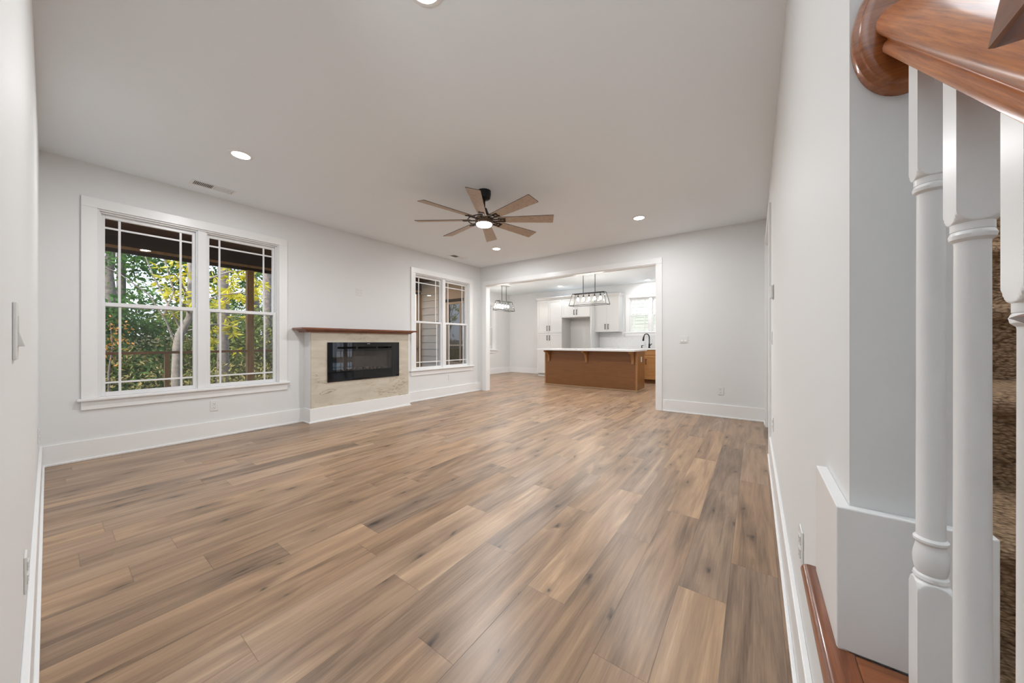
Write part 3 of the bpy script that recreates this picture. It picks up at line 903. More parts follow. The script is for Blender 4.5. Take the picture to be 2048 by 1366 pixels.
# ================================================================ outlets, switches, thermostat
def plate(name, mapf, u, z, label, cat, kind, wdt=0.072, hgt=0.115, group=None):
    t = thing(name, label, cat, mapf(u, 0, z), group)
    m = MB(); m.box(mapf(u - wdt / 2, 0, z - hgt / 2), mapf(u + wdt / 2, -0.006, z + hgt / 2))
    obj('cover_plate', m, PLATE, t, bevel=0.0025)
    if kind == 'outlet':
        for dz in (-0.021, 0.021):
            m = MB(); m.box(mapf(u - 0.0165, -0.006, z + dz - 0.0145), mapf(u + 0.0165, -0.0085, z + dz + 0.0145))
            r_ = obj('receptacle', m, PLATE, t, bevel=0.003)
            m = MB()
            for du in (-0.0065, 0.0065):
                m.box(mapf(u + du - 0.0012, -0.0085, z + dz + 0.000), mapf(u + du + 0.0012, -0.0088, z + dz + 0.009))
            m.box(mapf(u - 0.0025, -0.0085, z + dz - 0.0095), mapf(u + 0.0025, -0.0088, z + dz - 0.0045))
            obj('slots', m, SLOT, r_)
    if kind == 'quad':
        for du in (-0.023, 0.023):
            for dz in (-0.021, 0.021):
                m = MB(); m.box(mapf(u + du - 0.0165, -0.006, z + dz - 0.0145), mapf(u + du + 0.0165, -0.0085, z + dz + 0.0145))
                r_ = obj('receptacle', m, PLATE, t, bevel=0.003)
                m = MB(); m.box(mapf(u + du - 0.008, -0.0085, z + dz), mapf(u + du - 0.0055, -0.0088, z + dz + 0.009)); m.box(mapf(u + du + 0.0055, -0.0085, z + dz), mapf(u + du + 0.008, -0.0088, z + dz + 0.009))
                obj('slots', m, SLOT, r_)
    if kind in ('rocker', 'rocker2'):
        for du in ((0,) if kind == 'rocker' else (-0.023, 0.023)):
            # a rocker pressed at the top stands out at the bottom
            a = mapf(u + du - 0.0165, -0.006, z + 0.033); b = mapf(u + du + 0.0165, -0.006, z + 0.033)
            m = MB()
            poly = [mapf(u + du - 0.0165, -0.005, z + 0.033), mapf(u + du - 0.0165, -0.0075, z + 0.033), mapf(u + du - 0.0165, -0.008, z), mapf(u + du - 0.0165, -0.0155, z - 0.033), mapf(u + du - 0.0165, -0.005, z - 0.033)]
            d = Vector(mapf(u + du + 0.0165, 0, z)) - Vector(mapf(u + du - 0.0165, 0, z))
            m.prism(poly, d)
            obj('rocker', m, PLATE, t, bevel=0.001)
    return t


OG = 'wall outlets'
plate('wall_outlet', mapL, 1.112, 0.358, 'white duplex outlet on the wall under the wide left window', 'outlet', 'outlet', group=OG)
plate('wall_outlet', mapL, 2.848, 1.861, 'white double outlet high on the wall above the mantel', 'outlet', 'quad', 0.118, 0.115, group=OG)
plate('blank_cover_plate', mapL, 4.748, 0.373, 'blank white wall plate under the window right of the fireplace', 'cover plate', 'blank')
plate('wall_outlet', mapB, -0.398, 0.379, 'white duplex outlet low on the wall right of the wide opening', 'outlet', 'outlet', group=OG)
plate('light_switch', mapB, -0.876, 1.121, 'white double rocker switch right of the wide opening', 'light switch', 'rocker2', 0.118, 0.115)
plate('light_switch', mapR, 3.76, 1.12, 'thin sliver of a switch plate below the thermostat on the right wall', 'light switch', 'rocker')
plate('wall_outlet', mapR, 3.50, 0.41, 'white outlet seen edge-on near the far door casing on the right wall', 'outlet', 'outlet', group=OG)
plate('wall_outlet', mapR, 1.43, 0.428, 'white outlet seen edge-on above the wooden stair tread end', 'outlet', 'outlet', group=OG)
plate('light_switch', mapN, -1.30, 1.112, 'white rocker switch on the near left wall, seen edge-on', 'light switch', 'rocker', 0.075, 0.124)
plate('wall_outlet', mapN, -1.86, 0.365, 'white outlet seen edge-on above the baseboard at the left photo edge', 'outlet', 'outlet', group=OG)
plate('wall_outlet', mapN, -4.40, 0.375, 'white outlet sliver in the corner left of the wide window', 'outlet', 'outlet', group=OG)
th = thing('thermostat', 'small white box thermostat on the right wall near the far door casing', 'thermostat', mapR(3.45, 0, 1.49))
obj('back_plate', MB().box(mapR(3.39, 0, 1.435), mapR(3.51, -0.006, 1.545)), GREYPLATE, th)
obj('body', MB().box(mapR(3.395, -0.006, 1.44), mapR(3.505, -0.026, 1.54)), PLATE, th, bevel=0.004)

# ================================================================ kitchen
def pull(x, y, z, ln=0.13, parent=None, up=True):
    m = MB()
    if up:
        m.tube([(x, y - 0.026, z - ln / 2 - 0.012), (x, y - 0.026, z + ln / 2 + 0.012)], 0.008, 8)
        for s_ in (-1, 1): m.tube([(x, y, z + s_ * ln / 2), (x, y - 0.026, z + s_ * ln / 2)], 0.009, 8)
    else:
        m.tube([(x - ln / 2, y - 0.026, z), (x + ln / 2, y - 0.026, z)], 0.0055, 8)
        for s_ in (-1, 1): m.tube([(x + s_ * ln / 2, y, z), (x + s_ * ln / 2, y - 0.026, z)], 0.0065, 8)
    return obj('handle', m, BLACK, parent, smooth=True)


def door(name, x0, x1, z0, z1, yf, mat, parent, hx=None, hz=None, stile=0.06):
    g = 0.0018
    x0 += g; x1 -= g; z0 += g; z1 -= g
    m = MB()
    m.box((x0, yf - 0.019, z0), (x0 + stile, yf, z1)); m.box((x1 - stile, yf - 0.019, z0), (x1, yf, z1))
    m.box((x0 + stile, yf - 0.019, z0), (x1 - stile, yf, z0 + stile)); m.box((x0 + stile, yf - 0.019, z1 - stile), (x1 - stile, yf, z1))
    m.box((x0 + stile, yf - 0.012, z0 + stile), (x1 - stile, yf, z1 - stile))
    d = obj(name, m, mat, parent, bevel=0.0015)
    if hx is not None: pull(hx, yf - 0.019, hz, parent=d)
    return d


CF = 9.15      # face of the deep cabinets
WB = KY1 - 0.002
pc = thing('pantry_cabinet', 'tall white two-tier pantry cabinet at the left end of the kitchen wall', 'cabinet', (-5.177, WB, 0))
PX0, PX1, PXM = -5.612, -4.742, -5.204
m = MB(); m.box((PX0, CF, 0.09), (PX1, WB, 2.40)); m.box((PX0 + 0.003, CF + 0.05, 0), (PX1, WB, 0.09))
obj('body', m, CABWHITE, pc, bevel=0.002)
tag(obj('base_shoe', MB().box((PX0 - 0.008, CF + 0.036, 0), (PX1, CF + 0.05, 0.022)), TRIM, pc, bevel=0.003))
for a, b, hx in ((PX0, PXM, -5.247), (PXM, PX1, -5.160)):
    door('door', a, b, 1.352, 2.375, CF, CABWHITE, pc, hx, 1.50)
    door('door', a, b, 0.095, 1.345, CF, CABWHITE, pc, hx, 1.205)

fc = thing('overfridge_cabinet', 'short white double-door cabinet over the empty fridge alcove', 'cabinet', (-4.285, WB, 1.80))
obj('body', MB().box((PX1, CF, 1.805), (-3.84, WB, 2.40)), CABWHITE, fc, bevel=0.002)
door('door', PX1, -4.29, 1.815, 2.375, CF, CABWHITE, fc, -4.332, 1.955)
door('door', -4.29, -3.84, 1.815, 2.375, CF, CABWHITE, fc, -4.250, 1.955)
obj('rear_valance', MB().box((PX1, WB - 0.03, 1.735), (-3.84, WB, 1.805)), CABWHITE, fc)

obj_ = obj('fridge_end_panel', MB().box((-3.84, CF - 0.005, 0), (-3.80, WB, 2.40)), CABWHITE, bevel=0.002)
tag(obj_, 'tall white end panel closing the right side of the fridge alcove', 'cabinet panel')

wc = thing('wall_cabinet', 'white double-door wall cabinet left of the kitchen window', 'cabinet', (-3.44, WB, 1.365))
UF = 9.42
obj('body', MB().box((-3.80, UF, 1.365), (-3.10, WB, 2.40)), CABWHITE, wc, bevel=0.002)
door('door', -3.80, -3.444, 1.368, 2.375, UF, CABWHITE, wc, -3.488, 1.515)
door('door', -3.444, -3.10, 1.368, 2.375, UF, CABWHITE, wc, -3.400, 1.515)

# crown moulding follows the cabinet fronts
def crown(path, z0=2.385, z1=2.455):
    mb = MB()
    prof = [(0.0, z0), (0.012, z0), (0.016, z0 + 0.018), (0.035, z0 + 0.045), (0.048, z0 + 0.055), (0.048, z1), (0.0, z1)]
    rr = []
    n = len(path)
    for i, p in enumerate(path):
        p = Vector(p)
        def nrm(a, b):
            d = (Vector(b) - Vector(a)).normalized()
            return Vector((d.y, -d.x))
        if i == 0: nn = nrm(path[0], path[1]); k = 1
        elif i == n - 1: nn = nrm(path[-2], path[-1]); k = 1
        else:
            a = nrm(path[i - 1], path[i]); b = nrm(path[i], path[i + 1]); nn = (a + b); nn.normalize(); k = 1 / max(0.3, nn.dot(a))
        rr.append([(p.x + nn.x * o_ * k, p.y + nn.y * o_ * k, z) for o_, z in prof])
    return mb.rings(rr)
cm = obj('crown_moulding', crown([(PX0, WB - 0.002), (PX0, CF - 0.019), (-3.80, CF - 0.019), (-3.80, UF - 0.019), (-3.10, UF - 0.019), (-3.10, WB - 0.002)]), CABWHITE)
tag(cm, 'white crown moulding running along the tops of the kitchen cabinets', 'crown moulding')

# sink base, worktop, splashback
sb = thing('sink_cabinet', 'brown stained base cabinet under the kitchen window behind the island', 'cabinet', (-2.0, WB, 0))
SF = 9.14
m = MB(); m.box((-3.795, SF, 0.10), (0.085, WB, 0.875)); m.box((-3.795, SF + 0.07, 0), (0.085, WB, 0.10))
obj('body', m, ISLAND, sb, bevel=0.002)
xs = [-3.79, -3.30, -2.80, -2.32, -1.86, -1.40, -0.94, -0.48]
for i in range(len(xs) - 1):
    m = MB(); m.box((xs[i] + 0.002, SF - 0.019, 0.735), (xs[i + 1] - 0.002, SF, 0.868))
    obj('drawer_front', m, ISLANDTRIM, sb, bevel=0.002)
    door('door', xs[i], xs[i + 1], 0.105, 0.728, SF, ISLANDTRIM, sb, xs[i] + 0.028, 0.565)
wt = obj('worktop', MB().box((-3.797, SF - 0.035, 0.875), (0.085, WB - 0.011, 0.912)), QUARTZ, bevel=0.003)
tag(wt, 'white quartz worktop along the back kitchen wall under the window', 'worktop')
m = MB()
rows = [0.912 + 0.0762 * i for i in range(6)] + [1.352]
for r_ in range(len(rows) - 1):
    z0, z1 = rows[r_], min(rows[r_ + 1], 1.352)
    x = -3.797 - (0.0762 if r_ % 2 else 0)
    while x < 0.06:
        a, b = max(x, -3.797), min(x + 0.1524, 0.08)
        top = z1
        if -3.05 < (a + b) / 2 < -1.62: top = min(z1, 1.222)
        if b - a > 0.01 and top - z0 > 0.008: m.box((a + 0.0008, WB - 0.009, z0 + 0.0008), (b - 0.0008, WB, top - 0.0008))
        x += 0.1524
bs = struct('wall_splashback', m, SPLASH)

# island
IX0, IX1, IYF, IYB = -4.375, -2.075, 7.50, 8.12
il = thing('kitchen_island', 'brown stained kitchen island with a white top and three carved brackets', 'kitchen island', (-3.225, 7.8, 0))
m = MB(); m.box((IX0, IYF, 0.0), (IX1, IYB, 0.875))
obj('body', m, ISLAND, il, bevel=0.002)
m = MB()
m.box((IX0 - 0.004, IYF - 0.006, 0.0), (IX0 + 0.03, IYF, 0.872))
obj('corner_stile', m, ISLANDTRIM, il, bevel=0.002)
m = MB(); m.prism([(IX1 - 0.03, IYF, 0), (IX1 - 0.03, IYF - 0.006, 0), (IX1 + 0.006, IYF - 0.006, 0), (IX1 + 0.006, IYF + 0.03, 0), (IX1, IYF + 0.03, 0), (IX1, IYF, 0)], (0, 0, 0.872))
obj('corner_stile', m, ISLANDTRIM, il, bevel=0.002)
m = MB()
m.box((IX0 - 0.012, IYF - 0.02, 0), (IX1 + 0.016, IYF - 0.006, 0.02)); m.box((IX1 + 0.006, IYF - 0.006, 0), (IX1 + 0.02, IYB, 0.02)); m.box((IX0 - 0.016, IYF - 0.006, 0), (IX0 - 0.004, IYB, 0.02))
tag(obj('shoe_moulding', m, wood('pale_maple', (0.50, 0.33, 0.19), (0.56, 0.38, 0.22), (3, 30, 30), 0.4), il, bevel=0.004), 'paler shoe moulding at the foot of the island')
for cxk in (-4.245, -3.235, -2.16):
    y0 = IYF - 0.006
    pr = [(0, 0.875), (-0.255, 0.875), (-0.255, 0.845), (-0.245, 0.832), (-0.225, 0.825), (-0.205, 0.83)]
    for i in range(9):
        a = math.pi / 2 * i / 8
        pr.append((-0.195 + 0.150 * math.sin(a), 0.825 - 0.18 * (1 - math.cos(a))))
    pr += [(-0.045, 0.60), (-0.036, 0.588), (0, 0.588)]
    m = MB(); m.prism([(cxk - 0.024, y0 + a, z) for a, z in pr], (0.048, 0, 0))
    obj('bracket', m, ISLANDTRIM, il, bevel=0.004)
m = MB(); m.box((IX0 - 0.045, 7.165, 0.875), (IX1 + 0.045, IYB + 0.04, 0.912))
tag(obj('countertop', m, QUARTZ, il, bevel=0.003), 'white island countertop overhanging the brackets')
plate('island_outlet', lambda u, w_, z: (IX1 - w_, u, z), 7.84, 0.685, 'white outlet on the right end of the brown kitchen island', 'outlet', 'outlet', group=OG)

# faucet and soap pump
fa = thing('kitchen_faucet', 'matte black gooseneck kitchen faucet under the kitchen window', 'faucet', (-2.33, 9.60, 0.912))
obj('base', MB().lathe([(0.03, 0.912), (0.03, 0.92), (0.024, 0.93), (0.021, 0.98), (0.021, 1.02), (0.016, 1.03)], (-2.33, 9.60, 0), 20), BLACK, fa, smooth=True)
arc = [(-2.33, 9.60, 1.02), (-2.33, 9.60, 1.20)]
for i in range(1, 11):
    a = math.pi * i / 11
    arc.append((-2.33 - 0.055 * (1 - math.cos(a)) * 0.95, 9.60 - 0.085 * (1 - math.cos(a)) * 0.9, 1.20 + 0.095 * math.sin(a)))
obj('spout', MB().tube(arc, 0.0135, 12), BLACK, fa, smooth=True)
e = Vector(arc[-1])
obj('spray_head', MB().tube([e + Vector((0.004, 0.006, 0.012)), e + Vector((-0.004, -0.006, -0.03)), e + Vector((-0.014, -0.02, -0.12))], [0.014, 0.019, 0.027], 14), BLACK, fa, smooth=True)
obj('lever', MB().tube([(-2.312, 9.60, 0.985), (-2.285, 9.592, 1.0), (-2.26, 9.585, 1.035)], [0.014, 0.012, 0.009], 10), BLACK, fa, smooth=True)
sp = thing('soap_dispenser', 'small black soap pump left of the kitchen faucet', 'soap dispenser', (-2.525, 9.60, 0.912))
obj('stem', MB().lathe([(0.02, 0.912), (0.02, 0.918), (0.012, 0.922), (0.012, 0.965), (0.017, 0.967), (0.017, 0.985)], (-2.525, 9.60, 0), 16), BLACK, sp, smooth=True)
obj('nozzle', MB().tube([(-2.525, 9.60, 0.978), (-2.48, 9.56, 0.98), (-2.465, 9.548, 0.972)], 0.007, 8), BLACK, sp, smooth=True)


# pendant lanterns
def pendant(label, c, axis, lt, lb, wt_, wb, zt, zb, nb, rods, watt):
    x, y = c
    if axis == 'x': M = lambda u, v, z: (x + u, y + v, z)
    else: M = lambda u, v, z: (x - v, y + u, z)
    t = thing('pendant_light', label, 'pendant light', (x, y, H), 'lantern pendants in the kitchen and dining area')
    m = MB(); m.box(M(-lt * 0.36, -0.055, H - 0.022), M(lt * 0.36, 0.055, H))
    obj('canopy', m, plain('glossy_white_canopy', (0.85, 0.85, 0.84), 0.15), t, bevel=0.004)
    for s_ in (-1, 1):
        obj('rod', MB().tube([M(s_ * rods / 2, 0, zt), M(s_ * rods / 2, 0, H - 0.02)], 0.0075, 10), BLACK, t, smooth=True)
    m = MB(); b = 0.006
    def bar(p, q, r=0.007): m.tube([p, q], r, 4)
    T = [M(sx_ * lt / 2, sy_ * wt_ / 2, zt) for sx_, sy_ in ((-1, -1), (1, -1), (1, 1), (-1, 1))]
    B_ = [M(sx_ * lb / 2, sy_ * wb / 2, zb) for sx_, sy_ in ((-1, -1), (1, -1), (1, 1), (-1, 1))]
    for i in range(4):
        bar(T[i], T[(i + 1) % 4]); bar(B_[i], B_[(i + 1) % 4]); bar(T[i], B_[i])
    m.box(M(-lt / 2, -0.014, zt - 0.004), M(lt / 2, 0.014, zt + 0.006))
    obj('lantern_frame', m, BLACK, t)
    for i in range(4):
        j = (i + 1) % 4
        cen = Vector((x, y, (zt + zb) / 2))
        q = [Vector(p) for p in (B_[i], B_[j], T[j], T[i])]
        mm = MB(); mm.quad(*[p + (cen - p) * 0.006 for p in q]); obj('glass_panel', mm, PENDGLASS, t)
    for i in range(nb):
        u = lt * 0.80 * ((i + 0.5) / nb - 0.5) * 1.12
        p = M(u, 0, 0)
        so_ = obj('socket', MB().lathe([(0.008, zt), (0.008, zt - 0.04), (0.017, zt - 0.045), (0.018, zt - 0.085), (0.012, zt - 0.088)][::-1], (p[0], p[1], 0), 14), BLACK, t, smooth=True)
        obj('bulb', MB().lathe([(0.004, zt - 0.175), (0.02, zt - 0.170), (0.029, zt - 0.150), (0.029, zt - 0.135), (0.018, zt - 0.105), (0.012, zt - 0.086)], (p[0], p[1], 0), 16), BULB, so_, smooth=True)
        point('bulb_lamp', (p[0], p[1], zt - 0.19), watt, 0.03, (1.0, 0.93, 0.84))


pendant('black lantern pendant with five lit bulbs above the kitchen island', (-3.262, 7.70), 'x', 0.80, 0.94, 0.17, 0.27, 2.262, 1.975, 5, 0.305, BULB_W)
pendant('smaller lantern pendant over the dining area by the far left window', (-5.99, 7.88), 'y', 0.60, 0.74, 0.15, 0.24, 2.265, 2.00, 4, 0.21, BULB_W)

# ================================================================ staircase
RUN, RISE, Y0S, Z0S = 0.25, 0.195, 0.586, 0.595
SX0, SX1 = 0.2675, 1.22
def nose(k): return Y0S + RUN * k, Z0S + RISE * k
KLO, KHI = -2, 9
st = thing('staircase', None, None, (0.7, 0.5, 0), kind='structure')
poly = [(nose(KLO)[0] + 0.03, 0.0)]
for k in range(KLO, KHI + 1):
    y, z = nose(k)
    zp = nose(k - 1)[1] if k > KLO else 0.0
    yr = y + 0.03
    poly += [(yr, zp + 0.012), (yr - 0.002, z - 0.05), (yr - 0.006, z - 0.043)]
    for i in range(7):
        a = -math.pi / 2 + math.pi * i / 6 * 0.98
        poly.append((y + 0.020 - 0.020 * math.cos(a), z - 0.021 + 0.021 * math.sin(a)))
yl, zl = nose(KHI)
poly += [(yl + RUN, zl), (yl + RUN, zl - 0.25), (nose(KLO)[0] + 0.25, 0.0)]
obj('carpet_runner', MB().prism([(SX0, y, z) for y, z in poly], (SX1 - SX0, 0, 0)), CARPET, st, smooth=50)
for k in (KLO, -1, 0):
    y, z = nose(k)
    t_ = 0.028
    yb = 0.748 if k == 0 else y + RUN + 0.03
    y_end = 0.99 if k == 0 else yb + 0.1
    m = MB()
    m.box((0.127, y + 0.0, z - t_), (SX0, yb, z))
    obj('tread_end', m, TREADWOOD_X, st, bevel=0.004)
    m = MB()
    prof = [(0.127, z - t_), (0.127, z)]
    for i in range(9):
        a = math.pi / 2 + math.pi * i / 8
        prof.append((0.097 + 0.014 * math.cos(a), z - 0.014 + 0.014 * math.sin(a)))
    ye = y_end
    m.prism([(x, y, zz) for x, zz in prof if True], (0, (yb if k == 0 else ye) - y, 0))
    if k == 0:
        prof2 = [(0.1085, z - t_), (0.1085, z)] + prof[2:]
        m.prism([(x, yb, zz) for x, zz in prof2], (0, ye - yb, 0))
    obj('return_nosing', m, TREADWOOD, st, smooth=40)
# stringer wall under the open side
m = MB()
pl = [(-0.30, 0.0)]
for k in (KLO, -1, 0):
    y, z = nose(k)
    zp = nose(k - 1)[1] - 0.028 if k > KLO else 0.0
    pl += [(y + 0.03, zp), (y + 0.03, z - 0.028)]
pl = pl[1:] + [(0.766, nose(0)[1] - 0.028), (0.766, 0.0)]
m.prism([(XR, y, z) for y, z in pl], (0.115, 0, 0))
struct('wall_stringer', m, WALL)
# base trim round the end of the wall above the tread
ZT = Z0S
m = MB()
m.prism([(XR - 0.018, 0.972, ZT), (XR - 0.018, 0.748, ZT), (XR + 0.142, 0.748, ZT), (XR + 0.142, 0.79, ZT), (XR + 0.115, 0.79, ZT), (XR + 0.115, 0.766, ZT), (XR, 0.766, ZT), (XR, 0.972, ZT)], (0, 0, 0.228))
struct('baseboard_stair', m, TRIM, bevel=0.002)
m = MB(); m.prism([(XR + 0.115, 0.79, ZT - 0.05), (XR + 0.115, 0.79, ZT + 0.228), (XR + 0.115, 3.0, ZT + 0.228 + 0.78 * 2.21), (XR + 0.115, 3.0, ZT - 0.05 + 0.78 * 2.21)], (0.026, 0, 0))
struct('trim_3', m, TRIM)

# ---------------------------------------------------------------- railing
RCX = 0.184
zb = lambda y: 1.4444 + 0.856 * (y - 0.6488)
rl = thing('stair_railing', 'glossy stained oak handrail with white turned balusters at the right edge', 'stair railing', (RCX, 0.6, Z0S))
half = [(0.0, 0.0), (0.0235, 0.0), (0.0265, 0.003), (0.0270, 0.008), (0.0250, 0.0125), (0.0215, 0.0155), (0.0220, 0.018), (0.0275, 0.022),
        (0.0325, 0.028), (0.0340, 0.035), (0.0325, 0.042), (0.0270, 0.048), (0.0180, 0.0525), (0.008, 0.0545)]
full = half + [(-a, b) for a, b in half[:0:-1]]
ca = math.cos(math.atan(0.856))
Y_N, Y_W = 0.335, 0.748
rr = [[(RCX + a, y, zb(y) + b / ca) for a, b in full] for y in (Y_N, Y_W)]
obj('handrail', MB().rings(rr), RAILWOOD, rl, smooth=35)
m = MB(); zc_ = 1.567
rr = []
for y, s_ in ((0.766, 1.0), (0.757, 1.0), (0.753, 0.975), (0.7515, 0.92), (0.7505, 0.88), (0.747, 0.86), (0.745, 0.80), (0.7445, 0.70)):
    rr.append([(RCX + 0.058 * s_ * math.cos(2 * math.pi * i / 56), y, zc_ + 0.100 * (1 - (1 - s_) * 0.75) * math.sin(2 * math.pi * i / 56)) for i in range(56)])
obj('rosette', m.rings(rr), wood('stained_oak_rosette', (0.20, 0.055, 0.013), (0.42, 0.14, 0.04), (12, 60, 140), 0.22, 0.6, ramp=(0.3, 0.7), bump=0.05), rl, smooth=35)


def turned(cx, cy, hs, prof, n=64):
    """square stock of half width hs turned down to radius R(z): section = square cut by a circle"""
    rr = []
    for z, r_ in prof:
        ring = []
        for i in range(n):
            a = 2 * math.pi * (i + 0.5 * 0) / n
            q = min(hs / max(abs(math.cos(a)), abs(math.sin(a))), r_)
            ring.append((cx + q * math.cos(a), cy + q * math.sin(a), z))
        rr.append(ring)
    return MB().rings(rr)


def baluster(cy, zbase, cut=True):
    hs = 0.0152
    ztop = zb(cy)
    zr = ztop - 0.172           # upper bead
    z1 = zr + 0.030             # end of the top square
    p = [(zbase, 0.0221), (zbase + 0.172, 0.0221)]
    # bottom lamb's tongue up to the vase
    for i in range(1, 13):
        t = i / 12
        p.append((zbase + 0.172 + 0.014 * t, 0.0151 + 0.0070 * (1 - t) ** 0.6))
    b = zbase + 0.186
    p += [(b + 0.001, 0.0140), (b + 0.004, 0.0158), (b + 0.008, 0.0150), (b + 0.010, 0.0128)]
    for i in range(9):
        t = i / 8
        p.append((b + 0.011 + 0.036 * t, 0.0128 + 0.0028 * math.sin(math.pi * min(1, t * 0.95 + 0.08))))
    b2 = b + 0.047
    p += [(b2 + 0.001, 0.0130), (b2 + 0.004, 0.0152), (b2 + 0.007, 0.0152), (b2 + 0.010, 0.0128), (b2 + 0.013, 0.0126)]
    p += [(zr - 0.010, 0.0120)]
    p += [(zr - 0.008, 0.0123), (zr - 0.005, 0.0152), (zr - 0.001, 0.0160), (zr + 0.002, 0.0148), (zr + 0.003, 0.0140), (zr + 0.0035, 0.0146), (zr + 0.011, 0.0146), (zr + 0.0115, 0.0150)]
    for i in range(1, 15):
        t = i / 14
        p.append((zr + 0.0115 + 0.0140 * t, 0.0150 + 0.0071 * (t ** 0.6)))
    p.append((ztop - 0.0, 0.0221))
    mb = turned(RCX, cy, hs, p)
    for v in mb.bm.verts:       # top cut to the rake, let just into the rail
        if abs(v.co.z - ztop) < 1e-6:
            v.co.z = zb(v.co.y) + 0.002
    return obj('baluster', mb, TRIM, rl, smooth=26)


for cy, k in ((0.668, 0), (0.566, -1), (0.4585, -1)):
    baluster(cy, nose(k)[1])
# newel post
NX, NY = RCX, 0.300
m = MB(); m.box((NX - 0.040, NY - 0.040, nose(-1)[1]), (NX + 0.040, NY + 0.040, 1.28))
nw = obj('newel_post', m, TRIM, rl, bevel=0.003)
sq = lambda h, z: [(NX - h, NY - h, z), (NX + h, NY - h, z), (NX + h, NY + h, z), (NX - h, NY + h, z)]
obj('cap', MB().rings([sq(0.042, 1.278), sq(0.0585, 1.279), sq(0.0605, 1.281), sq(0.057, 1.308), sq(0.050, 1.316), sq(0.012, 1.36)]), REDWOOD, nw)
obj('collar', MB().lathe([(0.040, 1.090), (0.058, 1.096), (0.070, 1.103), (0.058, 1.109), (0.040, 1.114)], (NX, NY, 0), 32), REDWOOD, nw, smooth=True)

# ================================================================ porch
PX = -7.20
GZ = -0.75
m = MB(); m.box((-7.36, -3.0, -0.22), (XL - 0.16, 5.83, -0.10))
struct('porch_deck_floor', m, DECK)
m = MB(); m.box((-7.75, -3.2, 2.65), (XL - 0.15, 5.83, 2.80))
struct('porch_ceiling', m, PORCHCEIL)
m = MB(); m.box((PX - 0.09, -3.0, 2.42), (PX + 0.05, 5.80, 2.65)); m.box((PX - 0.05, -3.0, 2.335), (PX + 0.01, 5.80, 2.385))
struct('porch_beam', m, PORCHDARK)
struct('trim_4', MB().box((PX - 0.06, -3.0, 2.385), (PX + 0.055, 5.80, 2.42)), PORCHWOOD)
POST_Y = [(2.083, 'square pine porch post seen through the right half of the wide window'), (5.745, 'square pine porch post against the grey siding wall')]
for y, lb in POST_Y:
    m = MB(); m.box((PX - 0.047, y - 0.047, -0.10), (PX + 0.047, y + 0.047, 2.335))
    tag(obj('porch_post', m, PORCHWOOD, bevel=0.004), lb, 'porch post', 'porch posts')
pr_ = thing('porch_railing', 'brown timber porch railing seen through the lower sashes of the wide window', 'railing', (PX, 2.0, -0.10))
for a, b in ((-3.0, 2.036), (2.13, 5.698)):
    obj('rail', MB().box((PX - 0.045, a, 0.905), (PX + 0.045, b, 0.943)), wood('rail_pine', (0.20, 0.095, 0.035), (0.32, 0.16, 0.065), (20, 3, 20), 0.7), pr_, bevel=0.003)
for y in (-1.4, 1.055, 3.9):
    obj('stub_post', MB().box((PX - 0.03, y - 0.028, -0.10), (PX + 0.03, y + 0.028, 0.905)), PORCHWOOD, pr_, bevel=0.003)
# grey siding on the wing, with a tan-trimmed window
m = MB()
z = -0.35
while z < 2.64:
    z2 = min(z + 0.169, 2.65)
    m.prism([(-7.30, 5.83, z), (-7.30, 5.800, z), (-7.30, 5.821, z2), (-7.30, 5.83, z2)], (1.06, 0, 0))
    z += 0.178
struct('wall_siding', m, SIDING)
m = MB()
m.box((-6.24, 5.815, -0.3), (-5.15, 5.83, 0.60)); m.box((-6.24, 5.805, 0.60), (-6.12, 5.83, 2.0)); m.box((-5.36, 5.805, 0.60), (-5.15, 5.83, 2.0)); m.box((-6.24, 5.805, 2.0), (-5.15, 5.83, 2.06)); m.box((-6.24, 5.81, 2.13), (-5.15, 5.83, 2.65))
m.box((-5.77, 5.808, 0.60), (-5.71, 5.83, 2.0)); m.box((-6.12, 5.80, 0.98), (-5.36, 5.83, 1.02))
struct('trim_5', m, TAN)
struct('trim_6', MB().box((-6.24, 5.795, 2.06), (-5.15, 5.83, 2.13)), PORCHDARK)
wd = thing('window_6', None, None, (-5.74, 5.825, 0.6), kind='structure')
obj('pane', MB().box((-6.12, 5.822, 0.60), (-5.36, 5.83, 2.0)), TINT, wd)
can(-6.35, 4.75, 'warm round recessed light in the brown porch ceiling', 9, WARMLIT, 2.65, 'porch ceiling lights', (1.0, 0.72, 0.45))

# ================================================================ outdoors
gv = []
gf = []
xs = [-60, -40, -30, -24, -18, -14, -11, -9, -7.4, 2, 30]
ys = [-40, -20, -10, -5, 0, 5, 10, 12, 14, 18, 30, 60]
for x in xs:
    for y in ys:
        gz = GZ + (0.05 * max(0, -x - 10) if x < -10 else 0)
        gv.append((x, y, gz))
for i in range(len(xs) - 1):
    for j in range(len(ys) - 1):
        a = i * len(ys) + j
        gf.append((a, a + len(ys), a + len(ys) + 1, a + 1))
me = bpy.data.meshes.new('woodland_ground'); me.from_pydata(gv, [], gf); me.materials.append(GROUND)
o = bpy.data.objects.new('woodland_ground', me); COL.objects.link(o); tag(o, kind='structure')

nr = np.random.default_rng(7)


def unit(v): return v / np.maximum(np.linalg.norm(v, axis=1, keepdims=True), 1e-6)


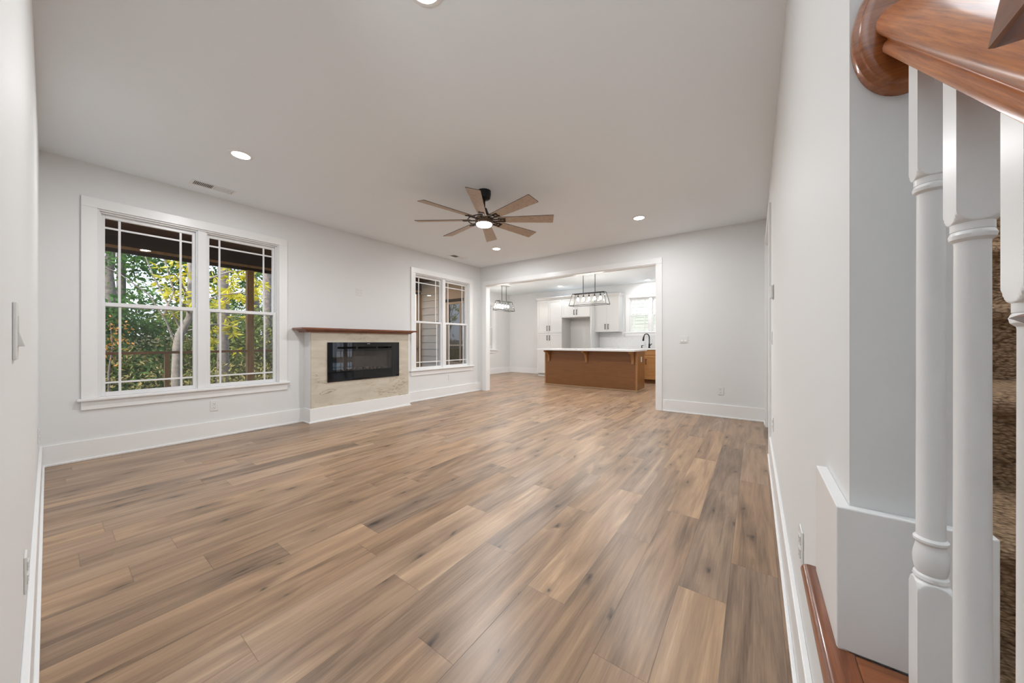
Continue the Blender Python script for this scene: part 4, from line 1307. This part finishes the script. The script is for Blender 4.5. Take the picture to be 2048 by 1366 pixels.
def leaf_cloud(name, pos, dirs, length, width, mat, parent=None, tone=None):
    """each leaf is a folded diamond"""
    n = len(pos)
    d = unit(dirs)
    rnd = unit(nr.normal(size=(n, 3)))
    side = unit(np.cross(d, rnd))
    up = np.cross(side, d)
    L_ = (np.full(n, length) * nr.uniform(0.7, 1.25, n))[:, None]
    W_ = (np.full(n, width) * nr.uniform(0.75, 1.2, n))[:, None]
    b = pos
    v = np.empty((n, 4, 3), dtype=np.float32)
    v[:, 0] = b
    v[:, 1] = b + d * L_ * 0.5 + side * W_ + up * W_ * 0.35
    v[:, 2] = b + d * L_
    v[:, 3] = b + d * L_ * 0.5 - side * W_ + up * W_ * 0.35
    if parent is not None:
        org = np.array(ORIG.get(parent.name, Vector((0, 0, 0))), dtype=np.float32)
        v = v - org
    me = bpy.data.meshes.new(name)
    idx = np.arange(n)[:, None] * 4
    tri = np.concatenate([idx + np.array([0, 1, 2]), idx + np.array([0, 2, 3])], axis=1).reshape(-1)
    me.vertices.add(n * 4); me.vertices.foreach_set('co', v.reshape(-1))
    me.loops.add(n * 6); me.loops.foreach_set('vertex_index', tri.astype(np.int32))
    me.polygons.add(n * 2); me.polygons.foreach_set('loop_start', np.arange(0, n * 6, 3, dtype=np.int32))
    me.update(calc_edges=True)
    t = nr.uniform(0, 1, n) if tone is None else np.clip(tone, 0, 1)
    colr = np.zeros((n, 4, 4), dtype=np.float32); colr[:, :, 0] = t[:, None]; colr[:, :, 3] = 1
    at = me.color_attributes.new('leaf', 'FLOAT_COLOR', 'POINT'); at.data.foreach_set('color', colr.reshape(-1))
    me.materials.append(mat)
    me.validate()
    o = bpy.data.objects.new(name, me); COL.objects.link(o)
    if parent is not None: o.parent = parent; ORIG[o.name] = ORIG.get(parent.name, Vector((0, 0, 0)))
    return o


def gz_at(x): return GZ + (0.05 * max(0, -x - 10))


def evergreen(x, y, h, rad, n, label, z_lo=0.6, mat=GREENLEAF, ll=0.17, lw=0.045, bark=BARK, tr=0.16, name='evergreen_tree', grp='trees behind the porch'):
    g = gz_at(x)
    t = thing(name, label, 'tree', (x, y, g), grp)
    rg = random.Random(int(1000 * abs(x * y)))
    pts = [(x + rg.uniform(-.1, .1) * i * .3, y + rg.uniform(-.1, .1) * i * .3, g - 0.1 + (h + 0.1) * i / 6) for i in range(7)]
    obj('trunk', MB().tube(pts, [tr * (1.15 - 0.14 * i) for i in range(7)], 10), bark, t, smooth=True)
    nc = max(10, n // 75)
    # clumps round the trunk
    cz = nr.uniform(g + z_lo, g + h, nc)
    frac = (cz - g - z_lo) / (h - z_lo)
    cr = rad * np.sqrt(nr.uniform(0.05, 1, nc)) * (1.0 - 0.55 * frac)
    ca_ = nr.uniform(0, 2 * math.pi, nc)
    cc = np.stack([x + cr * np.cos(ca_), y + cr * np.sin(ca_), cz], 1)
    which = nr.integers(0, nc, n)
    pos = cc[which] + nr.normal(size=(n, 3)) * np.array([0.30, 0.30, 0.16])
    out = pos - np.array([x, y, 0]); out[:, 2] = 0
    dirs = unit(out) * 0.6 + nr.normal(size=(n, 3)) * 0.55 + np.array([0, 0, -0.25])
    ctone = nr.uniform(0.1, 0.9, nc)
    tone = ctone[which] * 0.6 + nr.uniform(0, 0.45, n)
    leaf_cloud('foliage', pos.astype(np.float32), dirs, ll, lw, mat, t, tone)
    return t


evergreen(-17.0, 1.2, 7.5, 2.2, 5200, 'dense dark evergreen tree at the left of the wide window view')
evergreen(-19.0, 3.6, 8.5, 2.4, 5200, 'tall dark evergreen tree behind the yellow-leaved tree')
evergreen(-20.5, 6.2, 8.5, 2.4, 5500, 'dark evergreen tree behind the thick grey trunk')
evergreen(-24.0, 8.6, 9.5, 2.8, 4000, 'farthest dark evergreen tree at the right of the wide window view')
evergreen(-15.0, 3.0, 2.7, 1.7, 6500, 'bushy green understorey shrub behind the pale forked trunk', 0.1, MIDLEAF, 0.14, 0.033, tr=0.06, name='understorey_shrub', grp='shrubs behind the porch')
evergreen(-14.2, 0.8, 2.6, 1.6, 6500, 'bushy green understorey shrub at the left of the wide window view', 0.1, GREENLEAF, 0.14, 0.036, tr=0.06, name='understorey_shrub', grp='shrubs behind the porch')
evergreen(-16.2, 5.4, 2.6, 1.8, 6500, 'bushy green understorey shrub behind the porch post', 0.1, MIDLEAF, 0.14, 0.033, tr=0.06, name='understorey_shrub', grp='shrubs behind the porch')
os_ = thing('orange_shrub', 'orange-leaved shrub low at the left of the wide window view', 'shrub', (-11.5, 0.8, gz_at(-11.5)), 'shrubs behind the porch')
obj('stem', MB().tube([(-11.5, 0.8, gz_at(-11.5) - 0.05), (-11.48, 0.78, 0.4), (-11.5, 0.84, 1.0), (-11.45, 0.80, 1.5)], [0.022, 0.018, 0.012, 0.006], 7), BARK, os_, smooth=True)
n = 150
leaf_cloud('foliage', (np.array([-11.5, 0.80, 1.15]) + nr.normal(size=(n, 3)) * np.array([0.25, 0.15, 0.28])).astype(np.float32), nr.normal(size=(n, 3)), 0.085, 0.021, ORLEAF, os_)
evergreen(-11.6, 14.2, 8.0, 1.9, 1900, 'green tree outside the narrow dining window', 0.5, MIDLEAF, 0.25, 0.07, name='evergreen_tree')

# thick grey trunk and a farther one
def trunk_tree(x, y, d, h, label, lean=(0, 0)):
    g = gz_at(x)
    t = thing('pine_tree', label, 'tree', (x, y, g), 'trees behind the porch')
    pts = [(x + lean[0] * i / 8, y + lean[1] * i / 8, g - 0.1 + h * i / 8) for i in range(9)]
    obj('trunk', MB().tube(pts, [d / 2 * (1.12 if i == 0 else 1.0 - 0.035 * i) for i in range(9)], 14), BARK, t, smooth=True)
    n = 500
    pos = np.stack([x + nr.normal(0, 0.5, n), y + nr.normal(0, 0.5, n), nr.uniform(g + h * 0.75, g + h + 1.0, n)], 1)
    leaf_cloud('foliage', pos.astype(np.float32), nr.normal(size=(n, 3)), 0.28, 0.05, GREENLEAF, t)
trunk_tree(-13.0, 3.10, 0.29, 12, 'thick grey pine trunk in the right half of the wide window')
trunk_tree(-15.5, 5.05, 0.30, 12, 'grey pine trunk at the right edge of the wide window')
trunk_tree(-18.5, 1.55, 0.26, 12, 'dark trunk far back at the left of the wide window view')

# yellow-leaved tree: forked pale trunk, thin branches ending in whorls of long leaves
YT = (-10.6, 1.70)
g = gz_at(YT[0])
yt = thing('yellow_leaved_tree', 'forked pale-barked tree with large yellow leaf whorls beyond the porch railing', 'tree', (YT[0], YT[1], g), 'trees behind the porch')
obj('trunk', MB().tube([(YT[0], YT[1] + 0.02, g - 0.1), (YT[0], YT[1], 0.3), (YT[0] - 0.02, YT[1] + 0.02, 0.95), (YT[0], YT[1] + 0.06, 1.25), (YT[0] + 0.02, YT[1] + 0.22, 1.65), (YT[0], YT[1] + 0.24, 2.2), (YT[0], YT[1] + 0.22, 3.4), (YT[0] - 0.1, YT[1] + 0.30, 4.6)],
              [0.095, 0.085, 0.082, 0.08, 0.065, 0.055, 0.045, 0.03], 12), PALEBARK, yt, smooth=True)
branches = [
    [(YT[0] - 0.02, YT[1] + 0.0, 1.0), (YT[0], YT[1] - 0.16, 1.55), (YT[0], YT[1] - 0.42, 2.1), (YT[0], YT[1] - 0.85, 2.5), (YT[0], YT[1] - 1.15, 2.65)],
    [(YT[0], YT[1] + 0.1, 1.3), (YT[0], YT[1] - 0.12, 1.9), (YT[0], YT[1] - 0.35, 2.5), (YT[0], YT[1] - 0.5, 3.0)],
    [(YT[0], YT[1] - 0.2, 1.65), (YT[0] + 0.1, YT[1] - 0.05, 2.2), (YT[0] + 0.1, YT[1] - 0.2, 2.9)],
    [(YT[0], YT[1] + 0.24, 2.0), (YT[0] + 0.3, YT[1] + 0.0, 2.45), (YT[0] + 0.45, YT[1] - 0.12, 2.55)],
    [(YT[0], YT[1] + 0.24, 1.7), (YT[0] + 0.3, YT[1] + 0.05, 1.95), (YT[0] + 0.45, YT[1] - 0.10, 2.0)],
    [(YT[0], YT[1] + 0.24, 1.9), (YT[0] + 0.2, YT[1] + 0.7, 2.2), (YT[0] + 0.2, YT[1] + 1.3, 2.35)],
    [(YT[0], YT[1] + 0.24, 2.4), (YT[0] + 0.1, YT[1] + 0.9, 2.8), (YT[0] + 0.1, YT[1] + 1.6, 3.0)],
    [(YT[0], YT[1] + 0.1, 1.3), (YT[0] + 0.2, YT[1] + 0.6, 1.5), (YT[0] + 0.2, YT[1] + 1.1, 1.45)],
]
for b_ in branches:
    obj('branch', MB().tube(b_, [0.022 - 0.004 * i for i in range(len(b_))], 7), PALEBARK, yt, smooth=True)
whorls = []
for b_, n_ in ((branches[3], 5), (branches[4], 6), (branches[5], 9), (branches[6], 11), (branches[7], 5)):
    e0, e1 = Vector(b_[-2]), Vector(b_[-1])
    for i in range(n_):
        p = e0.lerp(e1, rng.uniform(0.1, 1.05)) + Vector((rng.uniform(-.3, .3), rng.uniform(-.28, .28), rng.uniform(-.25, .25)))
        whorls.append(p)
for i in range(44):
    whorls.append(Vector((YT[0] + rng.uniform(-1.6, 0.4), rng.uniform(1.6, 4.0), rng.uniform(1.5, 3.3))))
for i in range(4):
    whorls.append(Vector((YT[0] + rng.uniform(-0.5, 0.2), rng.uniform(1.5, 3.2), rng.uniform(0.5, 1.4))))
P_, D_ = [], []
for p in whorls:
    k = rng.randint(6, 9)
    ax = Vector((rng.uniform(-.5, .9), rng.uniform(-.6, .6), rng.uniform(-.3, .6)))
    for i in range(k):
        a = 2 * math.pi * i / k + rng.uniform(-.3, .3)
        P_.append(tuple(p)); D_.append((ax.x * 0.5 + 0.3 * rng.uniform(-1, 1), math.cos(a), math.sin(a) * 0.55 - 0.25))
leaf_cloud('foliage', np.array(P_, dtype=np.float32), np.array(D_), 0.18, 0.026, YELLEAF, yt)

# brush on the slope below the trees
n = 40000
bx = nr.uniform(-22, -8.6, n); by = nr.uniform(-3, 9, n)
hh = np.clip(0.35 + 0.25 * (-bx - 8.6), 0.3, 1.75)
bz = GZ + 0.05 * np.maximum(0, -bx - 10) + hh * nr.uniform(0, 1, n) ** 0.7 * (0.75 + 0.35 * np.sin(bx * 2.1) * np.cos(by * 2.7))
o = leaf_cloud('undergrowth', np.stack([bx, by, bz], 1).astype(np.float32), nr.normal(size=(n, 3)) + np.array([0.1, 0, 0.4]), 0.11, 0.022, BRUSHLEAF)
tag(o, 'tangled olive and brown undergrowth on the slope beyond the porch railing', 'undergrowth', kind='stuff')

# neighbouring house beyond the kitchen window
nh = thing('neighbour_house', 'pale green lap-sided house wall outside the kitchen window', 'house', (-2.0, 13.0, GZ))
m = MB(); z = GZ
while z < 5.0:
    m.prism([(-9, 13.02, z), (-9, 13.0, z), (-9, 13.012, z + 0.13), (-9, 13.02, z + 0.13)], (14, 0, 0)); z += 0.125
obj('siding', m, SIDING2, nh)
obj('gable_wall', MB().box((-9, 13.02, GZ), (5, 16, 5.05)), SIDING2, nh)
